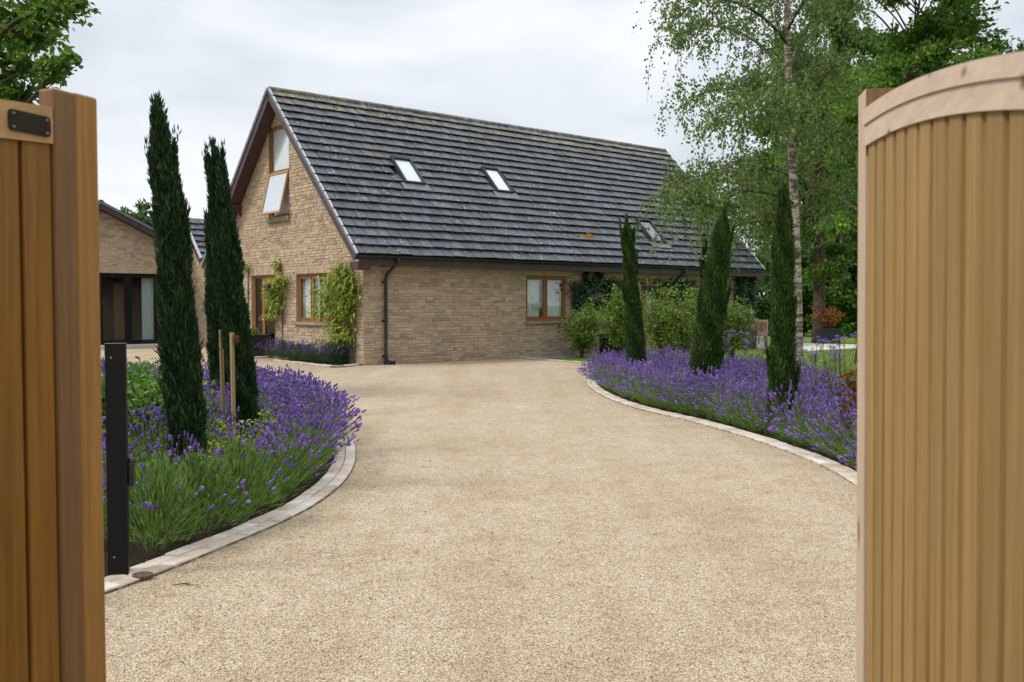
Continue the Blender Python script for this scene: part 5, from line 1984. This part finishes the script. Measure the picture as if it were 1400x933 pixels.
# birch by the right bed: white trunk, ascending limbs, hanging twigs
def birch():
    r = np.random.default_rng(5)
    Y0 = 19.0
    b = AT(1091, 520, Y0); b[2] = 0
    t = thing('birch_tree', b, 'tall silver birch with white trunk and drooping twigs behind the right bed', 'tree')
    pts = [b - UP * .1, AT(1091, 480, Y0), AT(1090, 400, Y0), AT(1087, 300, Y0), AT(1082, 200, Y0), AT(1078, 100, Y0), AT(1076, 0, Y0), AT(1078, -120, Y0), AT(1074, -250, Y0), AT(1078, -380, Y0)]
    path = catmull(pts, 5)
    rad = np.interp(np.linspace(0, 1, len(path)), [0, .12, .3, .55, .8, 1], [.135, .10, .088, .07, .04, .01])
    tr = MB(); tr.tube(path, rad, 12)
    br = MB()
    P, D, TI = [], [], []
    # limbs: start pixel row on trunk, then points (px, py, dY)
    limbs = [(148, [(1040, 128, .2), (1000, 122, .4), (960, 128, .6), (925, 150, .7)]),
             (145, [(1050, 120, -.5), (1030, 118, -1.2), (1000, 150, -1.8), (965, 190, -2.2)]),
             (120, [(1060, 85, .3), (1030, 55, .8), (990, 38, 1.2), (945, 40, 1.5), (915, 75, 1.8)]),
             (60, [(1050, 30, -.4), (1010, 5, -.8), (960, 0, -1.2), (925, 25, -1.5)]),
             (10, [(1040, -40, .5), (1000, -60, .9), (950, -50, 1.2), (910, -5, 1.3)]),
             (205, [(1098, 165, -.2), (1112, 130, -.5), (1135, 95, -.8), (1150, 90, -1)]),
             (100, [(1095, 60, .5), (1115, 20, 1), (1145, 0, 1.5), (1170, 20, 1.8)]),
             (50, [(1100, 0, -.8), (1130, -40, -1.2), (1165, -30, -1.5)]),
             (250, [(1060, 232, .5), (1030, 232, 1.0), (990, 245, 1.4), (950, 262, 1.7), (915, 250, 1.9)]),
             (285, [(1055, 265, -.6), (1015, 262, -1.2), (975, 280, -1.6), (935, 275, -1.8), (905, 262, -2.0)]),
             (270, [(1060, 250, 1.0), (1030, 240, 1.8), (1000, 235, 2.2), (960, 240, 2.6), (925, 250, 2.8)]),
             (310, [(1050, 290, .3), (1015, 280, .8), (980, 290, 1.2), (950, 300, 1.5)]),
             (240, [(1110, 215, .6), (1130, 190, 1.2), (1155, 190, 1.6)]),
             (150, [(1100, 120, 1.0), (1120, 90, 1.8), (1150, 80, 2.4)]),
             (300, [(1110, 275, .6), (1130, 260, 1.2), (1150, 270, 1.7)]),
             (330, [(1060, 305, 1.2), (1020, 305, 2.0), (985, 320, 2.6)]),
             (-60, [(1050, -110, 0), (1000, -140, 0), (950, -120, .4)]),
             (-60, [(1100, -110, 0), (1140, -140, .5), (1180, -110, 1)]),
             (0, [(1070, -40, 1.5), (1060, -30, 2.4), (1040, 10, 2.8)]),
             (170, [(1075, 140, -1.2), (1060, 140, -2.2), (1040, 170, -2.6)]),
             (120, [(1085, 90, 1.4), (1095, 90, 2.4), (1110, 130, 2.8)]),
             (-160, [(1060, -220, .5), (1030, -240, 1), (990, -210, 1.2)]),
             (-160, [(1090, -220, -.5), (1120, -250, -1), (1150, -210, -1.2)])]
    for (sy, pp) in limbs:
        zz = AT(1080, sy, Y0)[2]
        i = int(np.argmin(np.abs(path[:, 2] - zz)))
        L = catmull([path[i]] + [AT(x, y, Y0 + dy) for x, y, dy in pp], 6)
        br.tube(L, np.linspace(min(rad[i] * .55, .045), .008, len(L)), 6)
        nL = len(L)
        ln = np.sum(np.linalg.norm(np.diff(L, axis=0), axis=1))
        ntw = int(17 * ln)
        for k in range(ntw):
            f = .18 + .82 * r.random() ** .8
            p = L[int(f * (nL - 1))]
            out = r.standard_normal(3) * np.array([1, 1, .35])
            out = out / np.linalg.norm(out) * r.uniform(.15, .75)
            q = p + out + np.array([0, 0, r.uniform(-.05, .28)])
            hang = r.uniform(.2, 1.15) * (.6 + .5 * f)
            e = q + np.array([out[0] * .25, out[1] * .25, -hang])
            tw = catmull([p, q, e], 5)
            if r.random() < .55:
                br.tube(tw, np.linspace(.006, .0025, len(tw)), 3, caps=False)
            m = int(r.integers(24, 50))
            g = r.random(m) * .9 + .1
            idx = g * (len(tw) - 1)
            a = np.minimum(idx.astype(int), len(tw) - 2)
            base_ = tw[a] + (tw[a + 1] - tw[a]) * (idx - a)[:, None]
            P.append(base_ + r.standard_normal((m, 3)) * .05)
            D.append(r.standard_normal((m, 3)) * .5 + np.array([0, 0, -.75]))
            TI.append(np.clip(.5 + r.normal(0, .1) + r.normal(0, .22, m), 0, 1))
    P = np.concatenate(P); D = np.concatenate(D); TI = np.concatenate(TI)
    k = len(P)
    tr.build('trunk', M['birch_bark'], t, smooth=True)
    br.build('branches', M['bark'], t)
    cr = MB()
    cr.leaves(P, D, r.standard_normal((k, 3)),   .070 * r.uniform(.7, 1.25, k), .052 * r.uniform(.8, 1.2, k), 0, TI)
    cr.build('crown', M['birch_leaf'], t)
    print('birch leaves', k)
birch()

# oak at the top left, its trunk behind the left gate
ob = AT(-35, 600, 15.0); ob[2] = 0
cl = []
for (px, py, Y, rr_) in ((20, 20, 14.8, .55), (55, 20, 14.5, .5), (80, 8, 14.2, .40), (90, 88, 14.2, .30), (60, 95, 14.4, .38), (25, 85, 14.6, .45), (5, 125, 14.8, .42), (30, 130, 14.6, .3), (-20, 60, 15, .6), (-40, 110, 15, .6), (60, 50, 15.2, .45), (35, 60, 15.6, .5), (100, 0, 14.6, .3),
                         (30, -50, 15, .8), (80, -60, 14.8, .6), (-30, -60, 15.5, .9), (-90, 30, 15.2, .8), (-110, 110, 15.4, .7), (-70, -90, 15, .9), (20, -130, 15, .9), (-160, 60, 15, .8), (-60, 160, 15.4, .5), (-20, 20, 16.2, .8), (-60, 70, 16.4, .8)):
    c = AT(px, py, Y) - ob
    cl.append((c[0], c[1], c[2], rr_))
leafy_tree(ob, 'oak_tree', 'oak tree with lobed bright leaves reaching in above the left gate', 8.6, .16, cl, 330, .12, 'oak_leaf', 'bark', 3, lean=(.5, -.4), aspect=.7)

# trees behind the right gate
ta = AT(1176, 500, 24.0); ta[2] = 0
cl = []
rr = np.random.default_rng(9)
for _ in range(62):
    px, py = rr.uniform(1135, 1400), rr.uniform(-140, 190)
    if py > 150 and px > 1330: continue
    c = AT(px, py, 24 + rr.uniform(-1.5, 2.5)) - ta
    cl.append((c[0], c[1], c[2], rr.uniform(.45, .85)))
for _ in range(10):
    px, py = rr.uniform(1135, 1220), rr.uniform(180, 300)
    c = AT(px, py, 25 + rr.uniform(-1, 2)) - ta
    cl.append((c[0], c[1], c[2], rr.uniform(.4, .7)))
leafy_tree(ta, 'broadleaf_tree', 'large green broadleaf tree rising behind the arched right gate', 9.5, .17, cl, 420, .15, 'tree_leaf', 'bark', 12, lean=(1.6, .5), aspect=.7)

wood_specs = [(1105, 56, 15.5, 4.0, 'dark_leaf', 'dark woodland tree right behind the birch trunk'),
              (1150, 46, 16.5, 4.2, 'dark_leaf', 'dense dark woodland tree behind the rust acer'),
              (1215, 50, 17.0, 4.5, 'dark_leaf', 'dark woodland tree behind the post of the right gate'),
              (1290, 47, 13.5, 4.2, 'dark_leaf', 'dark woodland tree behind the boards of the right gate'),
              (1120, 36, 11.5, 2.6, 'tree_leaf', 'fresh green tree between the birch and the right gate'),
              (1175, 62, 19.5, 4.5, 'tree_leaf', 'tallest woodland tree filling the gap left of the right gate')]
for i, (px, Y, h, rad, m, lab) in enumerate(wood_specs):
    b = AT(px, 440, Y); b[2] = 0
    cl = ell_clumps(70 if Y > 40 else 50, rad, rad, .9 if Y > 40 else 2.2, h, rad * .30, 200 + i)
    leafy_tree(b, 'woodland_tree', lab, h * .95, .25, cl, 230, .30 if Y > 40 else .2, m, 'bark', 220 + i, group='woodland trees beyond the lawn', twigs=False)
# understorey bushes at the wood's edge
for i, (px, Y, h, rad) in enumerate(((1098, 50, 3.4, 2.2), (1130, 44, 3.0, 2.0), (1168, 47, 3.6, 2.2), (1205, 44, 3.2, 2.2))):
    b = AT(px, 440, Y); b[2] = 0
    cl = ell_clumps(26, rad, rad * .8, .25, h, .7, 300 + i)
    leafy_tree(b, 'woodland_bush', ['dark bush at the wood edge beside the birch trunk', 'dark bush at the wood edge behind the rust acer', 'dark bush at the wood edge beside the right gate', 'dark bush at the wood edge hidden by the right gate'][i], h * .8, .08, cl, 170, .26, 'dark_leaf', 'bark', 320 + i, group='bushes at the wood edge', twigs=False)
# far tree seen past the house end, and one behind the annex
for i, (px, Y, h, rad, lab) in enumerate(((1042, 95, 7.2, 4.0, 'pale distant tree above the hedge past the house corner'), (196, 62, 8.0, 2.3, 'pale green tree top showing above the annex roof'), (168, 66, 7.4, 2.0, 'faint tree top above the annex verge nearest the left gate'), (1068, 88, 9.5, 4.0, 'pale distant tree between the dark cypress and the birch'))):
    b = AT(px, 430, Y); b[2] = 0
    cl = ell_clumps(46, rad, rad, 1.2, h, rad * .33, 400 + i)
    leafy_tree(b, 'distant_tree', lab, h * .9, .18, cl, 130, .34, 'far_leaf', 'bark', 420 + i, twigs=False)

# clipped hedge across the far lawn
hb0 = AT(1012, 440, 46.0); hb1 = AT(1092, 440, 44.0)
hb0[2] = hb1[2] = 0
hd = thing('hedge', hb0, 'dark clipped hedge across the far lawn past the house corner', 'hedge')
ax = nz(hb1 - hb0); hl = np.linalg.norm(hb1 - hb0); ay = np.array([-ax[1], ax[0], 0])
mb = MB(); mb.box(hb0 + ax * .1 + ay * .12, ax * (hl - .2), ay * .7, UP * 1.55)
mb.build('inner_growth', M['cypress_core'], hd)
n = 9000
P = hb0 + ax * (RNG.random(n) * hl)[:, None] + ay * (RNG.random(n) * .95)[:, None] + UP * (RNG.random(n) * 1.70)[:, None]
f = RNG.integers(0, 3, n)
P[f == 0] = (hb0 + ax * (RNG.random(n) * hl)[:, None] + UP * (RNG.random(n) * 1.7)[:, None] + ay * RNG.normal(0, .05, n)[:, None])[f == 0]
P[f == 1] = (hb0 + ax * (RNG.random(n) * hl)[:, None] + ay * (RNG.random(n) * .95)[:, None] + UP * (1.66 + RNG.normal(0, .05, n))[:, None])[f == 1]
mb = MB(); mb.leaves(P, RNG.standard_normal((n, 3)), RNG.standard_normal((n, 3)), .12, .09)
mb.build('leaves', M['hedge'], hd)

# rough grass blades on the lawn parts that are in view
def blades(n, x0, x1, y0, y1, h):
    P = np.stack([RNG.uniform(x0, x1, n), RNG.uniform(y0, y1, n), np.full(n, .0)], 1)
    ok = np.array([not inside(bedR, p) and not inside(drive_pts, p) for p in P])
    q = P - CC
    s = q @ VV; t_ = q @ UU
    ok &= ~((s > -.2) & (t_ > -1.05) & (s < 17) & (t_ < 9)) & ~((s > 14.3) & (s < 19.7) & (t_ > -3.3) & (t_ < 4.4))
    P = P[ok]; n = len(P)
    D = RNG.standard_normal((n, 3)) * .35 + UP
    mb = MB(); mb.leaves(P, D, RNG.standard_normal((n, 3)), h * RNG.uniform(.6, 1.3, n), .008, 0)
    tag(mb.build('grass_blades', foliage('grass_blade', (.075, .14, .016), (.14, .24, .03), (.21, .30, .055), .3)), 'short mown grass of the lawn behind the right bed', 'grass', kind='stuff')
blades(60000, 1.5, 13, 12, 32, .05)

# ------------------------------------------------------------------ camera, light, sky
cam = bpy.data.cameras.new('camera')
co = bpy.data.objects.new('camera', cam)
COL.objects.link(co)
co.location = (0, 0, EYE)
co.rotation_euler = (PI / 2 - TH, 0, 0)
cam.sensor_width = 36
cam.lens = FPX / 1400 * 36
cam.clip_start = .05
cam.clip_end = 2000
cam.dof.use_dof = True
cam.dof.focus_distance = 10.5
cam.dof.aperture_fstop = 6.3
S.camera = co

sd = nz(np.array([-.80, -.25, .95]))
elev = math.asin(sd[2]); rot = math.atan2(sd[0], sd[1])
sun = bpy.data.lights.new('sun', 'SUN')
sun.energy = 2.2
sun.angle = math.radians(12)
sun.color = (1, .955, .89)
so = bpy.data.objects.new('sun', sun)
COL.objects.link(so)
so.rotation_euler = Vector(sd).to_track_quat('Z', 'Y').to_euler()

wd = bpy.data.worlds.new('World')
S.world = wd
wd.use_nodes = True
nt = wd.node_tree
bg = nt.nodes['Background']
sky = nt.nodes.new('ShaderNodeTexSky')
sky.sky_type = 'NISHITA'
sky.sun_disc = False
sky.sun_elevation = elev
sky.sun_rotation = rot
sky.dust_density = 2
tc = nt.nodes.new('ShaderNodeTexCoord')
mp_ = nt.nodes.new('ShaderNodeMapping')
mp_.inputs['Scale'].default_value = (1, 1, 2.4)
nt.links.new(tc.outputs['Generated'], mp_.inputs['Vector'])
n1 = nt.nodes.new('ShaderNodeTexNoise')
n1.inputs['Scale'].default_value = 2.6
n1.inputs['Detail'].default_value = 7
n1.inputs['Roughness'].default_value = .52
n1.inputs['Distortion'].default_value = .25
nt.links.new(mp_.outputs[0], n1.inputs['Vector'])
rp = nt.nodes.new('ShaderNodeValToRGB')
rp.color_ramp.elements[0].position = .36
rp.color_ramp.elements[0].color = (.60, .66, .735, 1)
rp.color_ramp.elements[1].position = .60
rp.color_ramp.elements[1].color = (.90, .925, .96, 1)
nt.links.new(n1.outputs['Fac'], rp.inputs['Fac'])
sc = nt.nodes.new('ShaderNodeVectorMath')
sc.operation = 'SCALE'
sc.inputs['Scale'].default_value = 9.2
nt.links.new(rp.outputs[0], sc.inputs[0])
sx_ = nt.nodes.new('ShaderNodeSeparateXYZ')
nt.links.new(tc.outputs['Generated'], sx_.inputs[0])
zr = nt.nodes.new('ShaderNodeMapRange')                # an overcast sky is brightest overhead
zr.interpolation_type = 'SMOOTHSTEP'
zr.inputs[1].default_value = .30
zr.inputs[2].default_value = .85
zr.inputs[3].default_value = 9.2
zr.inputs[4].default_value = 21.0
nt.links.new(sx_.outputs['Z'], zr.inputs[0])
nt.links.new(zr.outputs[0], sc.inputs['Scale'])
mx = nt.nodes.new('ShaderNodeMix')
mx.data_type = 'RGBA'
mx.inputs[0].default_value = .93
nt.links.new(sky.outputs[0], mx.inputs[6])
nt.links.new(sc.outputs[0], mx.inputs[7])
nt.links.new(mx.outputs[2], bg.inputs['Color'])
bg.inputs['Strength'].default_value = .10

S.render.engine = 'CYCLES'
S.view_settings.view_transform = 'Standard'
S.view_settings.look = 'None'
S.view_settings.exposure = .28
S.view_settings.gamma = 1
S.cycles.max_bounces = 8
S.cycles.transparent_max_bounces = 12
S.render.resolution_x = 1024
S.render.resolution_y = 682
